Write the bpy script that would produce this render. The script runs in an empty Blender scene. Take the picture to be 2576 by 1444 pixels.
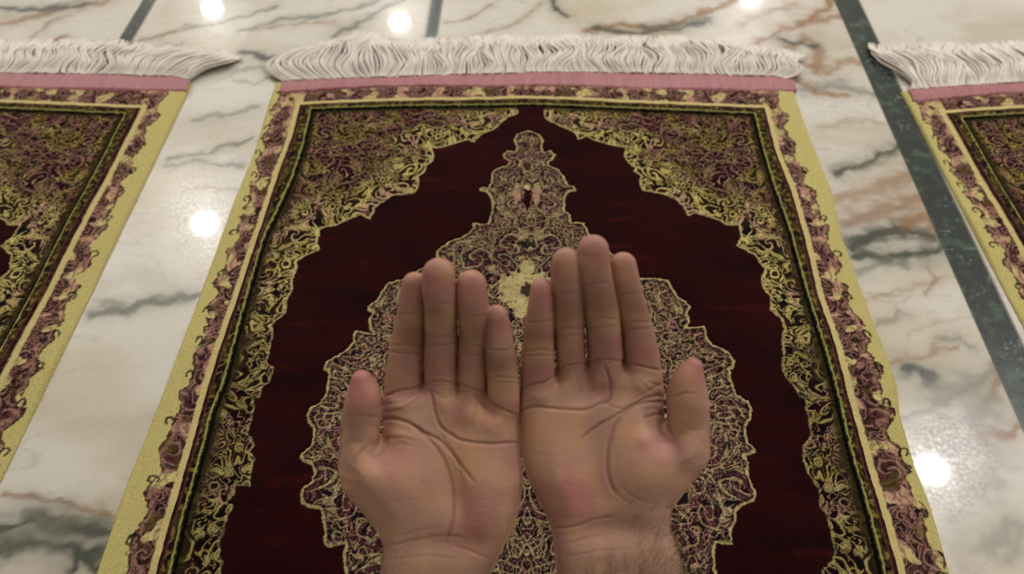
import bpy, math, random
import numpy as np
from mathutils import Vector, Matrix

SC = bpy.context.scene
COL = SC.collection

# ------------------------------------------------------------------ camera
F_PX = 1860.0            # focal length in pixels of the 2576 px wide frame
CAM_H = 0.62             # a kneeling person's eye height above the floor
PITCH = math.radians(52) # how far below the horizon the camera looks
YAW = 0.027
cam_d = bpy.data.cameras.new('camera')
cam_d.sensor_width = 36.0
cam_d.lens = 36.0 * F_PX / 2576.0
cam_d.clip_start = 0.02
cam_d.dof.use_dof = True
cam_d.dof.focus_distance = 0.63
cam_d.dof.aperture_fstop = 4.6
cam = bpy.data.objects.new('camera', cam_d)
COL.objects.link(cam)
cam.location = (0, 0, CAM_H)
cam.rotation_euler = (math.pi / 2 - PITCH, 0, YAW)
SC.camera = cam
SC.render.engine = 'CYCLES'
SC.view_settings.view_transform = 'Standard'
SC.view_settings.look = 'None'
SC.view_settings.gamma = 1.0
SC.view_settings.use_curve_mapping = False
SC.view_settings.exposure = 0.0
SC.cycles.use_denoising = True
SC.cycles.max_bounces = 6

# ------------------------------------------------------------------ world
w = bpy.data.worlds.new('world'); SC.world = w; w.use_nodes = True
w.node_tree.nodes['Background'].inputs[0].default_value = (0.8, 0.75, 0.65, 1)
w.node_tree.nodes['Background'].inputs[1].default_value = 0.05

# ------------------------------------------------------------------ lamps
CEIL = 3.2
ROOM = (-3.8, 3.8, -2.6, 8.6)
LAMP_W = 22.0
LAMPS = []   # only the seen ones come from the marble's reflections (metres on the ceiling)
def cam_ray(px, py):
    u = (px - 1288) / F_PX; v = (722 - py) / F_PX
    dx = u; dy = math.cos(PITCH) + v * math.sin(PITCH); dz = -math.sin(PITCH) + v * math.cos(PITCH)
    return (dx * math.cos(YAW) - dy * math.sin(YAW), dx * math.sin(YAW) + dy * math.cos(YAW), dz)
def on_floor(px, py, z=0.0):
    d = cam_ray(px, py); k = (CAM_H - z) / -d[2]
    return d[0] * k, d[1] * k
def mirror_on_ceiling(px, py):
    d = cam_ray(px, py); k = (CAM_H + CEIL - 0.02) / -d[2]
    return d[0] * k, d[1] * k
SEEN_LAMPS = [mirror_on_ceiling(*p) for p in [(533, 20), (1005, 55), (515, 560), (2345, 1180), (1890, -6)]]
FILL_LAMPS = [(0.9, 1.9), (-0.6, 2.2), (2.8, 0.9), (-3.4, 3.4), (0.2, 3.6), (1.2, 3.9)]  # unseen downlights added for general fill, their reflections kept off the bare marble
lamp_data = bpy.data.lights.new('downlight', 'AREA')
lamp_data.shape = 'DISK'; lamp_data.size = 0.15; lamp_data.energy = LAMP_W
lamp_data.color = (1.0, 0.97, 0.925)
for (lx, ly) in SEEN_LAMPS + FILL_LAMPS:
    lo = bpy.data.objects.new('downlight', lamp_data); COL.objects.link(lo)
    lo.location = (lx, ly, CEIL - 0.012)

# ------------------------------------------------------------------ helpers
def tag(o, label=None, cat=None, group=None, kind=None):
    if label: o['label'] = label
    if cat: o['category'] = cat
    if group: o['group'] = group
    if kind: o['kind'] = kind
    return o
def empty(name, loc=(0, 0, 0)):
    o = bpy.data.objects.new(name, None); COL.objects.link(o); o.location = loc
    o.empty_display_size = 0.05
    return o
def mesh_np(name, V, quads=None, tris=None, mat=None, parent=None, smooth=True, attrs=None):
    V = np.asarray(V, dtype=np.float32)
    me = bpy.data.meshes.new(name)
    loops = []; starts = []; n = 0; parts = []
    if quads is not None and len(quads):
        q = np.asarray(quads, dtype=np.int32); parts.append((q, 4))
    if tris is not None and len(tris):
        t = np.asarray(tris, dtype=np.int32); parts.append((t, 3))
    me.vertices.add(len(V)); me.vertices.foreach_set('co', V.ravel())
    idx = np.concatenate([p.ravel() for p, _ in parts])
    tot = np.concatenate([np.full(len(p), k, np.int32) for p, k in parts])
    st = np.concatenate([[0], np.cumsum(tot)[:-1]]).astype(np.int32)
    me.loops.add(len(idx)); me.loops.foreach_set('vertex_index', idx)
    me.polygons.add(len(tot)); me.polygons.foreach_set('loop_start', st)
    me.update(calc_edges=True)
    me.polygons.foreach_set('use_smooth', np.full(len(tot), smooth))
    for an, (kind, arr) in (attrs or {}).items():
        if kind == 'c':
            a = me.attributes.new(an, 'FLOAT_COLOR', 'POINT')
            c = np.ones((len(V), 4), np.float32); c[:, :3] = arr
            a.data.foreach_set('color', c.ravel())
        else:
            a = me.attributes.new(an, 'FLOAT', 'POINT')
            a.data.foreach_set('value', np.asarray(arr, np.float32).ravel())
    o = bpy.data.objects.new(name, me); COL.objects.link(o)
    if mat: me.materials.append(mat)
    if parent: o.parent = parent
    return o
def grid_quads(ny, nx):
    i = np.arange(ny - 1)[:, None] * nx + np.arange(nx - 1)[None, :]
    return np.stack([i, i + 1, i + nx + 1, i + nx], -1).reshape(-1, 4)
def box_np(x0, x1, y0, y1, z0, z1):
    V = [(x, y, z) for z in (z0, z1) for y in (y0, y1) for x in (x0, x1)]
    Q = [(0, 2, 3, 1), (4, 5, 7, 6), (0, 1, 5, 4), (2, 6, 7, 3), (0, 4, 6, 2), (1, 3, 7, 5)]
    return V, Q
def smst(e0, e1, x):
    t = np.clip((x - e0) / (e1 - e0 + 1e-12), 0, 1)
    return t * t * (3 - 2 * t)
def perlin(x, y, seed=0):
    rs = np.random.RandomState(seed); N = 256
    ang = rs.rand(N * N) * 2 * np.pi
    gx = np.cos(ang).astype(np.float32); gy = np.sin(ang).astype(np.float32)
    xi = np.floor(x).astype(np.int64); yi = np.floor(y).astype(np.int64)
    fx = (x - xi).astype(np.float32); fy = (y - yi).astype(np.float32)
    def g(ix, iy, dx, dy):
        h = (ix & 255) * 256 + (iy & 255)
        return gx[h] * dx + gy[h] * dy
    u = fx * fx * fx * (fx * (fx * 6 - 15) + 10); v = fy * fy * fy * (fy * (fy * 6 - 15) + 10)
    a = g(xi, yi, fx, fy); b = g(xi + 1, yi, fx - 1, fy)
    c = g(xi, yi + 1, fx, fy - 1); d = g(xi + 1, yi + 1, fx - 1, fy - 1)
    return ((a + (b - a) * u) * (1 - v) + (c + (d - c) * u) * v) * 1.5
def fbm(x, y, seed=0, octs=4, lac=2.03, gain=0.5):
    s = 0; a = 1
    for i in range(octs):
        s = s + a * perlin(x, y, seed + i * 17); x = x * lac + 3.7; y = y * lac - 1.3; a *= gain
    return s
def mixc(c, col, m):
    m = np.clip(m, 0, 1)[..., None]
    return c * (1 - m) + np.asarray(col, np.float32) * m
def srgb(r, g, b):
    f = lambda v: (v / 255 / 12.92) if v / 255 <= 0.04045 else ((v / 255 + 0.055) / 1.055) ** 2.4
    return (f(r), f(g), f(b))
def seg_dist(X, Y, P, closed=False):
    """distance from points to a polyline; P (n,2)"""
    P = np.asarray(P, np.float32)
    best = np.full(X.shape, 1e9, np.float32)
    n = len(P)
    for i in range(n if closed else n - 1):
        a = P[i]; b = P[(i + 1) % n]; d = b - a; L = float(d @ d) + 1e-12
        t = np.clip(((X - a[0]) * d[0] + (Y - a[1]) * d[1]) / L, 0, 1)
        dd = (X - a[0] - t * d[0]) ** 2 + (Y - a[1] - t * d[1]) ** 2
        np.minimum(best, dd, out=best)
    return np.sqrt(best)
def inside(X, Y, P):
    P = np.asarray(P, np.float32); ins = np.zeros(X.shape, bool); n = len(P)
    for i in range(n):
        x0, y0 = P[i]; x1, y1 = P[(i + 1) % n]
        if y0 == y1: continue
        c = ((y0 > Y) != (y1 > Y)) & (X < (x1 - x0) * (Y - y0) / (y1 - y0) + x0)
        ins ^= c
    return ins
def sdf_poly(X, Y, P):
    d = seg_dist(X, Y, P, True)
    return np.where(inside(X, Y, P), -d, d)

# node material helper
def material(name, base=(0.5, 0.5, 0.5), rough=0.6, spec=0.5, **kw):
    m = bpy.data.materials.new(name); m.use_nodes = True
    b = m.node_tree.nodes['Principled BSDF']
    b.inputs['Base Color'].default_value = (*base, 1)
    b.inputs['Roughness'].default_value = rough
    b.inputs['Specular IOR Level'].default_value = spec
    for k, v in kw.items():
        b.inputs[k.replace('_', ' ')].default_value = v
    return m, m.node_tree.nodes, m.node_tree.links, b
def attr_node(N, name):
    a = N.new('ShaderNodeAttribute'); a.attribute_name = name; return a
def noise_node(N, L, scale, detail=4, rough=0.5, vec=None):
    n = N.new('ShaderNodeTexNoise'); n.inputs['Scale'].default_value = scale
    n.inputs['Detail'].default_value = detail; n.inputs['Roughness'].default_value = rough
    if vec is None:
        t = N.new('ShaderNodeTexCoord'); vec = t.outputs['Object']
    L.new(vec, n.inputs['Vector']); return n
def bump_node(N, L, h, b, strength, dist):
    bp = N.new('ShaderNodeBump'); bp.inputs['Strength'].default_value = strength
    bp.inputs['Distance'].default_value = dist
    L.new(h, bp.inputs['Height']); L.new(bp.outputs['Normal'], b.inputs['Normal']); return bp
def ramp(N, L, src, lo, hi, c0, c1):
    r = N.new('ShaderNodeMapRange'); r.inputs['From Min'].default_value = lo; r.inputs['From Max'].default_value = hi
    r.inputs['To Min'].default_value = c0; r.inputs['To Max'].default_value = c1
    L.new(src, r.inputs['Value']); return r

# ================================================================== SETTING
# ------------------------------------------------------------------ marble floor
STRIPS = [(-0.592, -0.571), (-0.152, -0.134), (0.463, 0.502)]   # green marble inlay strips (x ranges)
def axis(segs):
    out = [segs[0][0]]
    for a, b, step in segs:
        n = max(1, int(round((b - a) / step))); out += list(np.linspace(a, b, n + 1)[1:])
    return np.array(out, np.float32)
# veins traced on the floor: (points in photo pixels, half width in mm, strength, colour key)
VEINS = [
 ([(240,788),(300,780),(360,765),(420,760),(500,740)], 5.0, .75, 'g'), ([(250,770),(340,772),(400,750),(480,745)], 3, .5, 'g'),
 ([(0,1248),(90,1250),(180,1275),(290,1290)], 2.5, .6, 'b'), ([(0,1330),(100,1310),(200,1325),(270,1345)], 7, .8, 'k'),
 ([(0,1375),(120,1360),(240,1390)], 5, .8, 'k'), ([(60,1290),(120,1320),(200,1300),(280,1310)], 4, .6, 'g'), ([(170,1444),(200,1400),(260,1420)], 5, .8, 'k'), ([(0,1365),(60,1345),(140,1350)], 9, .5, 'g'),
 ([(415,420),(500,405),(560,420),(620,410)], 3, .6, 'g'), ([(420,400),(520,385),(600,360),(640,350)], 3, .7, 'g'), ([(490,300),(560,290),(650,268)], 5, .5, 'g'),
 ([(470,480),(520,470),(600,480)], 1.2, .3, 'b'), ([(620,130),(680,150),(740,140)], 7, .8, 'k'), ([(600,180),(660,170),(720,185)], 5, .5, 'g'), ([(590,200),(640,210),(700,190)], 3, .4, 'g'),
 ([(330,110),(420,85),(520,62),(620,40),(700,15)], 3, .6, 'g'), ([(400,95),(450,70),(500,60)], 2, .5, 'b'), ([(290,130),(400,120),(460,110)],3,.4,'g'),
 ([(0,60),(80,45),(160,20),(260,5)], 10, .6, 'b'), ([(0,20),(100,25),(210,10)], 7, .7, 'k'), ([(60,110),(120,60),(170,40)], 4, .5, 'b'), ([(90,125),(130,105),(160,95)], 5, .7, 'b'),
 ([(600,80),(700,50),(800,40),(900,20),(960,0)], 4, .5, 'k'), ([(640,75),(740,62),(840,55)], 3, .4, 'b'), ([(840,90),(900,60),(960,20),(1010,0)], 6, .55, 'k'),
 ([(1120,60),(1180,45),(1240,10)], 3, .5, 'b'), ([(1100,100),(1200,90),(1300,60),(1360,10)], 4, .4, 'b'), ([(1390,0),(1400,25),(1430,40)], 4, .8, 'k'),
 ([(1480,80),(1560,60),(1640,75),(1720,50),(1800,20),(1850,0)], 6, .7, 'b'), ([(1500,70),(1580,85),(1700,75),(1780,55)], 4, .7, 'k'),
 ([(1620,70),(1720,60),(1790,45)], 6, .5, 'k'), ([(1860,60),(1930,30),(2000,10)], 9, .45, 'b'), ([(1900,110),(1980,70),(2060,50),(2120,40)], 6, .6, 'b'), ([(1980,120),(2030,95),(2060,130),(2050,180)], 10, .6, 'b'),
 ([(2020,60),(2080,20),(2090,0)], 6, .7, 'b'), ([(1960,100),(2010,110),(2050,115)], 5, .8, 'k'), ([(2030,160),(2080,180),(2140,150),(2170,160)], 7, .5, 'b'), ([(2020,230),(2100,215),(2200,235)], 9, .45, 'k'), ([(2010,200),(2060,235),(2130,238)], 4, .6, 'b'),
 ([(2060,320),(2150,300),(2230,310)], 5, .3, 'b'), ([(2100,440),(2200,400),(2270,365)], 4, .8, 'k'), ([(2090,420),(2180,415),(2260,380)], 8, .4, 'g'),
 ([(2110,500),(2200,480),(2290,440)], 12, .5, 'b'), ([(2120,560),(2220,530),(2310,500)], 11, .55, 'b'), ([(2140,620),(2200,590),(2280,575),(2340,600)], 11, .8, 'k'), ([(2150,640),(2230,650),(2330,640),(2380,620)], 6, .75, 'k'),
 ([(2270,560),(2330,540),(2350,580)], 7, .6, 'b'), ([(2160,690),(2230,650),(2280,670)], 4, .5, 'g'), ([(2180,760),(2300,720),(2420,690)], 2, .3, 'b'), ([(2330,740),(2350,700),(2330,670)], 2.5, .45, 'b'),
 ([(2210,820),(2260,790),(2290,800)], 4, .45, 'g'), ([(2370,850),(2410,845),(2440,870)], 5, .5, 'g'), ([(2270,930),(2300,925),(2350,950)], 7, .8, 'k'), ([(2230,910),(2330,890),(2400,870)], 2, .5, 'b'),
 ([(2270,1050),(2350,1020),(2420,985),(2500,940),(2512,920)], 3, .5, 'g'), ([(2480,1010),(2510,960),(2515,920)], 3.5, .65, 'b'), ([(2380,1000),(2440,970),(2480,1000),(2460,1060)], 14, .5, 'g'), ([(2480,1110),(2540,1090),(2576,1070)], 4.5, .8, 'b'),
 ([(2330,1200),(2400,1130),(2470,1090),(2500,1160),(2440,1210)], 18, .5, 'p'), ([(2320,1090),(2400,1060),(2470,1040)],10,.4,'p'), ([(2400,1300),(2470,1240),(2500,1200)], 8, .4, 'p'), ([(2480,1380),(2520,1350),(2530,1310)], 7, .5, 'g'), ([(2420,1340),(2400,1400),(2440,1444)], 8, .3, 'p'), ([(2540,1400),(2576,1330)], 6, .4, 'g'),
]
VCOL = {'g': srgb(112, 112, 98), 'k': srgb(66, 70, 62), 'b': srgb(140, 102, 66), 'p': srgb(140, 132, 130)}
def marble(X, Y):
    wx = fbm(X * 9, Y * 9, 11, 4); wy = fbm(X * 9 + 7, Y * 9, 31, 4)
    Xs = X + wx * 0.012; Ys = Y + wy * 0.012
    c = np.zeros(X.shape + (3,), np.float32) + np.array(srgb(210, 205, 196), np.float32)
    cloud = fbm(X * 5 + 3, Y * 9, 71, 4)
    c = mixc(c, srgb(188, 180, 164), smst(-.1, .7, cloud) * .8)
    c = mixc(c, srgb(192, 178, 152), smst(.05, .8, fbm(X * 4 + 9, Y * 7 - 2, 92, 5)) * .5)
    # faint wandering natural veins everywhere
    for s, (sx, sy, sh, wd, st, col) in enumerate([(3.2, 9, -1.6, .030, .45, 'g'), (5, 14, -2.5, .035, .30, 'b'), (2.2, 6, 1.5, .02, .35, 'g'), (8, 20, -4, .03, .22, 'k')]):
        n = fbm(Xs * sx, (Ys + X * sh * .08) * sy, 200 + s * 13, 4, gain=.55)
        br = smst(-.1, .5, fbm(X * 4, Y * 4, 300 + s, 2))
        quiet = 1 - .85 * np.exp(-((X + .38) ** 2 / .006 + (Y - .38) ** 2 / .02))
        c = mixc(c, VCOL[col], np.exp(-(n / wd) ** 2) * st * .7 * br * quiet)
    Xw = X + perlin(X * 45, Y * 45, 5) * .006 + perlin(X * 140, Y * 140, 6) * .0022
    Yw = Y + perlin(X * 45 + 9, Y * 45, 7) * .006 + perlin(X * 140, Y * 140 + 5, 8) * .0022
    rag = perlin(X * 60, Y * 90, 55)
    for pts, hw, st, col in VEINS:
        P = [on_floor(*p) for p in pts]; hw = hw * .001
        xs = [p[0] for p in P]; ys = [p[1] for p in P]; pad = .05
        m = (X > min(xs) - pad) & (X < max(xs) + pad) & (Y > min(ys) - pad) & (Y < max(ys) + pad)
        if not m.any(): continue
        d = seg_dist(Xw[m], Yw[m], P)
        hh = hw * (1 + .8 * rag[m])
        a = np.exp(-(d / (hh * .9 + .0006)) ** 2) * st * .95 + np.exp(-(d / (hw * 2.6 + .002)) ** 2) * st * .38
        c[m] = mixc(c[m], VCOL[col], a)
    # green marble strips
    for a, b in STRIPS:
        e = .0012
        m = smst(a - e, a + e, X) * (1 - smst(b - e, b + e, X))
        g = np.zeros_like(c) + np.array(srgb(38, 50, 46), np.float32)
        g = mixc(g, srgb(66, 88, 78), smst(0, .7, fbm(X * 60, Y * 60, 400, 4)) * .8)
        g = mixc(g, srgb(34, 40, 50), smst(.0, .5, fbm(X * 12, Y * 12, 420, 2)) * .7)
        vn = fbm(X * 26 + fbm(X * 20, Y * 20, 440, 3), Y * 26, 430, 4)
        g = mixc(g, srgb(140, 156, 148), np.exp(-(vn / .03) ** 2) * .5 * smst(.0, .4, perlin(X * 15, Y * 15, 9)))
        c = c * (1 - m[..., None]) + g * m[..., None]
        j = np.exp(-((X - a) / .0007) ** 2) + np.exp(-((X - b) / .0007) ** 2)
        c = mixc(c, srgb(150, 150, 140), j * .5)
    return c
fx = axis([(ROOM[0], -1.2, .06), (-1.2, -.95, .01), (-.95, -.32, .0022), (-.32, .33, .0035), (.33, .95, .0022), (.95, 1.2, .01), (1.2, ROOM[1], .06)])
fy = axis([(ROOM[2], 0, .06), (0, .15, .01), (.15, 1.2, .0025), (1.2, 1.5, .01), (1.5, ROOM[3], .06)])
GX, GY = np.meshgrid(fx, fy)
mm, N, L, B = material('polished_marble', rough=0.12, spec=0.5)
a = attr_node(N, 'stone'); L.new(a.outputs['Color'], B.inputs['Base Color'])
n = noise_node(N, L, 260, 3); L.new(ramp(N, L, n.outputs['Fac'], .3, .7, .20, .30).outputs[0], B.inputs['Roughness'])
B.inputs['Coat Weight'].default_value = .55; B.inputs['Coat Roughness'].default_value = .035
n2 = noise_node(N, L, 9, 3); bump_node(N, L, n2.outputs['Fac'], B, .05, .01)
V = np.stack([GX.ravel(), GY.ravel(), np.zeros(GX.size)], -1)
fl = mesh_np('floor', V, grid_quads(*GX.shape), mat=mm, attrs={'stone': ('c', marble(GX, GY).reshape(-1, 3))})
tag(fl, kind='structure')
# ------------------------------------------------------------------ plain room round it
wm, N, L, B = material('painted_plaster', srgb(216, 213, 206), 0.9)
n = noise_node(N, L, 30, 4); bump_node(N, L, n.outputs['Fac'], B, .15, .004)
x0, x1, y0, y1 = ROOM
for nm, b in [('wall_left', (x0 - .1, x0, y0 - .1, y1 + .1, 0, CEIL)), ('wall_right', (x1, x1 + .1, y0 - .1, y1 + .1, 0, CEIL)),
              ('wall_back', (x0, x1, y0 - .1, y0, 0, CEIL)), ('wall_front', (x0, x1, y1, y1 + .1, 0, CEIL)),
              ('ceiling', (x0 - .1, x1 + .1, y0 - .1, y1 + .1, CEIL, CEIL + .1))]:
    v, q = box_np(*b); tag(mesh_np(nm, v, q, mat=wm, smooth=False), kind='structure')
# ceiling lamp fittings, on seen lamps and added fill lamps alike
tm, N, L, B = material('white_enamel', (0.75, 0.75, 0.73), 0.3)
n = noise_node(N, L, 40, 2); bump_node(N, L, n.outputs['Fac'], B, .02, .001)
def ring(r0, r1, z0, z1, n=40):
    V = []; Q = []
    for i in range(n):
        t = 2 * math.pi * i / n
        for r, z in ((r0, z1), (r0, z0), (r1, z0), (r1, z1)):
            V.append((r * math.cos(t), r * math.sin(t), z))
    for i in range(n):
        j = (i + 1) % n
        for k in range(4):
            l = (k + 1) % 4; Q.append((i * 4 + k, i * 4 + l, j * 4 + l, j * 4 + k))
    return V, Q
lv, lq = ring(.076, .098, -.016, 0.0)
for i, (lx, ly) in enumerate(SEEN_LAMPS + FILL_LAMPS):
    o = mesh_np('ceiling_light', lv, lq, mat=tm); o.location = (lx, ly, CEIL)
    tag(o, 'round white rim of a ceiling downlight', 'ceiling light', 'downlights in the ceiling')

# ================================================================== PRAYER RUGS
def zoomed(pts, ox, oy, s):
    return [(ox + p[0] / s, oy + p[1] / s) for p in pts]
ARCH_L = (zoomed([(2390,150),(2395,230),(2300,260),(2180,370),(2080,410),(2050,430),(1990,490),(1940,465),(1830,500),(1700,540),(1630,545),(1600,515),(1630,600),(1625,660),(1560,710),(1550,760),(1490,800),(1500,870),(1460,950),(1350,970),(1260,970),(1150,1040),(1085,1090),(1090,1110),(1050,1190),(960,1150),(820,1210),(740,1250),(640,1260),(590,1290),(590,1340),(570,1400)], 640, 220, 3.61)
  + zoomed([(1010,30),(1000,100),(1030,150),(940,190),(830,250),(825,320),(790,400),(795,490),(750,560),(735,690),(650,760),(620,800),(630,880),(610,960),(590,1050),(570,1110),(640,1150),(600,1270),(540,1310),(510,1400)], 500, 580, 3.358)
  + zoomed([(770,0),(780,60),(750,200),(720,280),(760,330),(780,380),(730,440),(790,480),(760,570),(740,720),(620,720),(620,790),(560,850),(620,880),(560,960),(540,1080),(500,1170),(500,1290),(520,1350),(500,1444)], 400, 1000, 3.252))
ARCH_R = (zoomed([(100,150),(105,270),(240,340),(380,400),(415,465),(490,440),(600,490),(740,525),(840,540),(830,620),(870,680),(940,730),(900,745),(980,790),(970,870),(1000,930),(1180,960),(1300,1010),(1370,1070),(1410,1160),(1480,1130),(1600,1170),(1700,1200),(1750,1240),(1870,1250),(1890,1330),(1860,1420)], 1340, 220, 3.61)
  + zoomed([(930,0),(890,60),(950,90),(1050,140),(1110,230),(1140,260),(1110,330),(1120,420),(1190,500),(1190,620),(1290,700),(1310,780),(1290,880),(1300,1010),(1290,1120),(1320,1220),(1400,1310),(1450,1400)], 1600, 600, 3.521)
  + zoomed([(1060,0),(1070,100),(1090,200),(1110,300),(1040,380),(1050,520),(1090,620),(1170,740),(1180,880),(1240,960),(1270,1100),(1300,1250),(1280,1330),(1200,1400),(1200,1444)], 1700, 1000, 3.253))
MED_L = (zoomed([(1320,340),(1200,380),(1170,440),(1200,520),(1190,560),(1100,540),(1060,590),(1080,630),(1130,660),(1100,700),(1000,720),(945,770),(945,860),(910,920),(880,910),(820,920),(830,950),(890,960),(940,1020),(955,1080),(940,1180),(915,1280),(850,1290),(755,1270),(760,1330),(720,1370),(640,1420)], 1000, 240, 4.011)
  + [(1130,605),(1095,630),(1098,648),(1060,672),(1010,700)]
  + zoomed([(1600,430),(1550,490),(1500,580),(1420,630),(1420,670),(1470,680),(1430,740),(1440,830),(1470,860),(1320,830),(1295,900),(1300,940),(1240,1000),(1180,1040),(1070,1100),(1045,1170),(1090,1180),(1085,1290),(1060,1400),(1020,1436)], 500, 580, 3.358)
  + zoomed([(1300,40),(1240,70),(1200,130),(1220,200),(1260,260),(1250,380),(1200,420),(1150,470),(1170,520),(1230,540),(1270,610),(1230,690),(1170,730),(1155,800),(1160,870),(1230,900),(1320,910),(1330,1000),(1350,1100),(1340,1200),(1380,1220),(1520,1200),(1500,1310),(1520,1444)], 400, 1000, 3.252))
MED_R = (zoomed([(1440,390),(1475,450),(1460,510),(1470,570),(1540,545),(1600,590),(1570,640),(1520,670),(1530,700),(1620,730),(1690,820),(1720,890),(1790,900),(1800,950),(1740,960),(1700,1010),(1690,1080),(1690,1160),(1750,1190),(1755,1270),(1890,1275),(1900,1310),(1950,1400)], 1000, 240, 4.011)
  + [(1500,600),(1545,640),(1600,680)]
  + zoomed([(30,340),(160,335),(290,360),(330,430),(380,510),(460,560),(490,600),(460,640),(480,740),(440,780),(610,765),(630,830),(640,880),(690,940),(760,960),(840,1020),(880,1080),(870,1140),(830,1160),(850,1250),(890,1370),(980,1430)], 1600, 600, 3.521)
  + zoomed([(590,20),(630,90),(620,170),(580,240),(590,360),(640,390),(670,440),(570,480),(600,520),(600,640),(670,780),(640,850),(520,900),(500,960),(490,1030),(460,1100),(470,1200),(340,1190),(320,1240),(330,1400),(350,1444)], 1700, 1000, 3.253))
def fl_pts(px): return np.array([on_floor(*p, z=0.006) for p in px], np.float32)
arL, arR, mdL, mdR = fl_pts(ARCH_L), fl_pts(ARCH_R), fl_pts(MED_L), fl_pts(MED_R)
YC = 0.255                                    # the middle of the rug, where its design turns over
def xy_curve(px):
    p = fl_pts(px); o = np.argsort(p[:, 1]); return p[o]
E_L = xy_curve([(697,190),(655,330),(590,490),(535,640),(450,870),(400,1000),(320,1200),(235,1444)])
E_R = xy_curve([(1995,215),(2040,340),(2090,460),(2110,560),(2178,740),(2215,840),(2250,930),(2256,1000),(2300,1150),(2340,1250),(2395,1444)])
F_L = xy_curve([(690,260),(665,340),(635,460),(590,600),(540,720),(505,860),(460,985),(400,1150),(355,1300),(320,1400)])
F_R = xy_curve([(1955,240),(1985,330),(2010,400),(2060,520),(2095,620),(2135,740),(2185,860),(2225,980),(2240,1060),(2282,1180),(2325,1300),(2370,1444)])
GO_L = xy_curve([(755,262),(735,340),(700,430),(660,560),(620,670),(585,780),(545,900),(510,1010),(480,1120),(450,1230),(415,1350),(390,1444)])
GI_L = xy_curve([(785,270),(765,360),(735,450),(700,530),(665,600),(628,720),(598,840),(565,960),(535,1030),(500,1170),(465,1290),(430,1444)])
GO_R = xy_curve([(1925,275),(1950,370),(1990,470),(2025,600),(2060,740),(2100,860),(2130,980),(2160,1080),(2200,1220),(2235,1340),(2262,1444)])
GI_R = xy_curve([(1895,280),(1915,360),(1945,460),(1985,580),(2020,700),(2050,800),(2085,920),(2110,1010),(2140,1130),(2180,1270),(2222,1444)])
def by_x(px):
    p = fl_pts(px); return p[np.argsort(p[:, 0])]
T_B = by_x([(690,203),(720,200),(960,190),(1340,178),(1640,180),(1945,188),(1995,200)])      # upper edge of the pink band
T_F = by_x([(716,232),(960,216),(1340,215),(1640,222),(1950,228)])                 # pink band / florals
T_O = by_x([(755,262),(960,252),(1340,246),(1640,258),(1925,270)])
T_I = by_x([(785,276),(960,268),(1340,263),(1640,275),(1895,286)])
f_y = lambda c, y: np.interp(y, c[:, 1], c[:, 0]).astype(np.float32)
f_x = lambda c, x: np.interp(x, c[:, 0], c[:, 1]).astype(np.float32)
# signed distance fields of arch (field of the niche) and medallion on a fine raster
topy = float(T_I[:, 1].mean()) + .02
NICHE = [(float(arL[0][0]), topy)] + [tuple(p) for p in arL]
NICHE = np.array(NICHE + [(arL[-1][0], 0.1), (arR[-1][0], 0.1)] + [tuple(p) for p in arR[::-1]] + [(float(arR[0][0]), topy)], np.float32)
MEDAL = np.array([tuple(p) for p in mdL] + [(mdL[-1][0], 0.1), (mdR[-1][0], 0.1)] + [tuple(p) for p in mdR[::-1]], np.float32)
RX = np.arange(-.36, .42, .0013, dtype=np.float32); RY = np.arange(.12, .87, .0013, dtype=np.float32)
RGX, RGY = np.meshgrid(RX, RY)
RSTEP = .0013
S_NICHE = sdf_poly(RGX, RGY, NICHE).astype(np.float32)
S_MEDAL = sdf_poly(RGX, RGY, MEDAL).astype(np.float32)
def sample(S, x, y):
    u = np.clip((x - RX[0]) / RSTEP, 0, S.shape[1] - 1.001); v = np.clip((y - RY[0]) / RSTEP, 0, S.shape[0] - 1.001)
    i = u.astype(int); j = v.astype(int); a = u - i; b = v - j
    return (S[j, i] * (1 - a) + S[j, i + 1] * a) * (1 - b) + (S[j + 1, i] * (1 - a) + S[j + 1, i + 1] * a) * b

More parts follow.
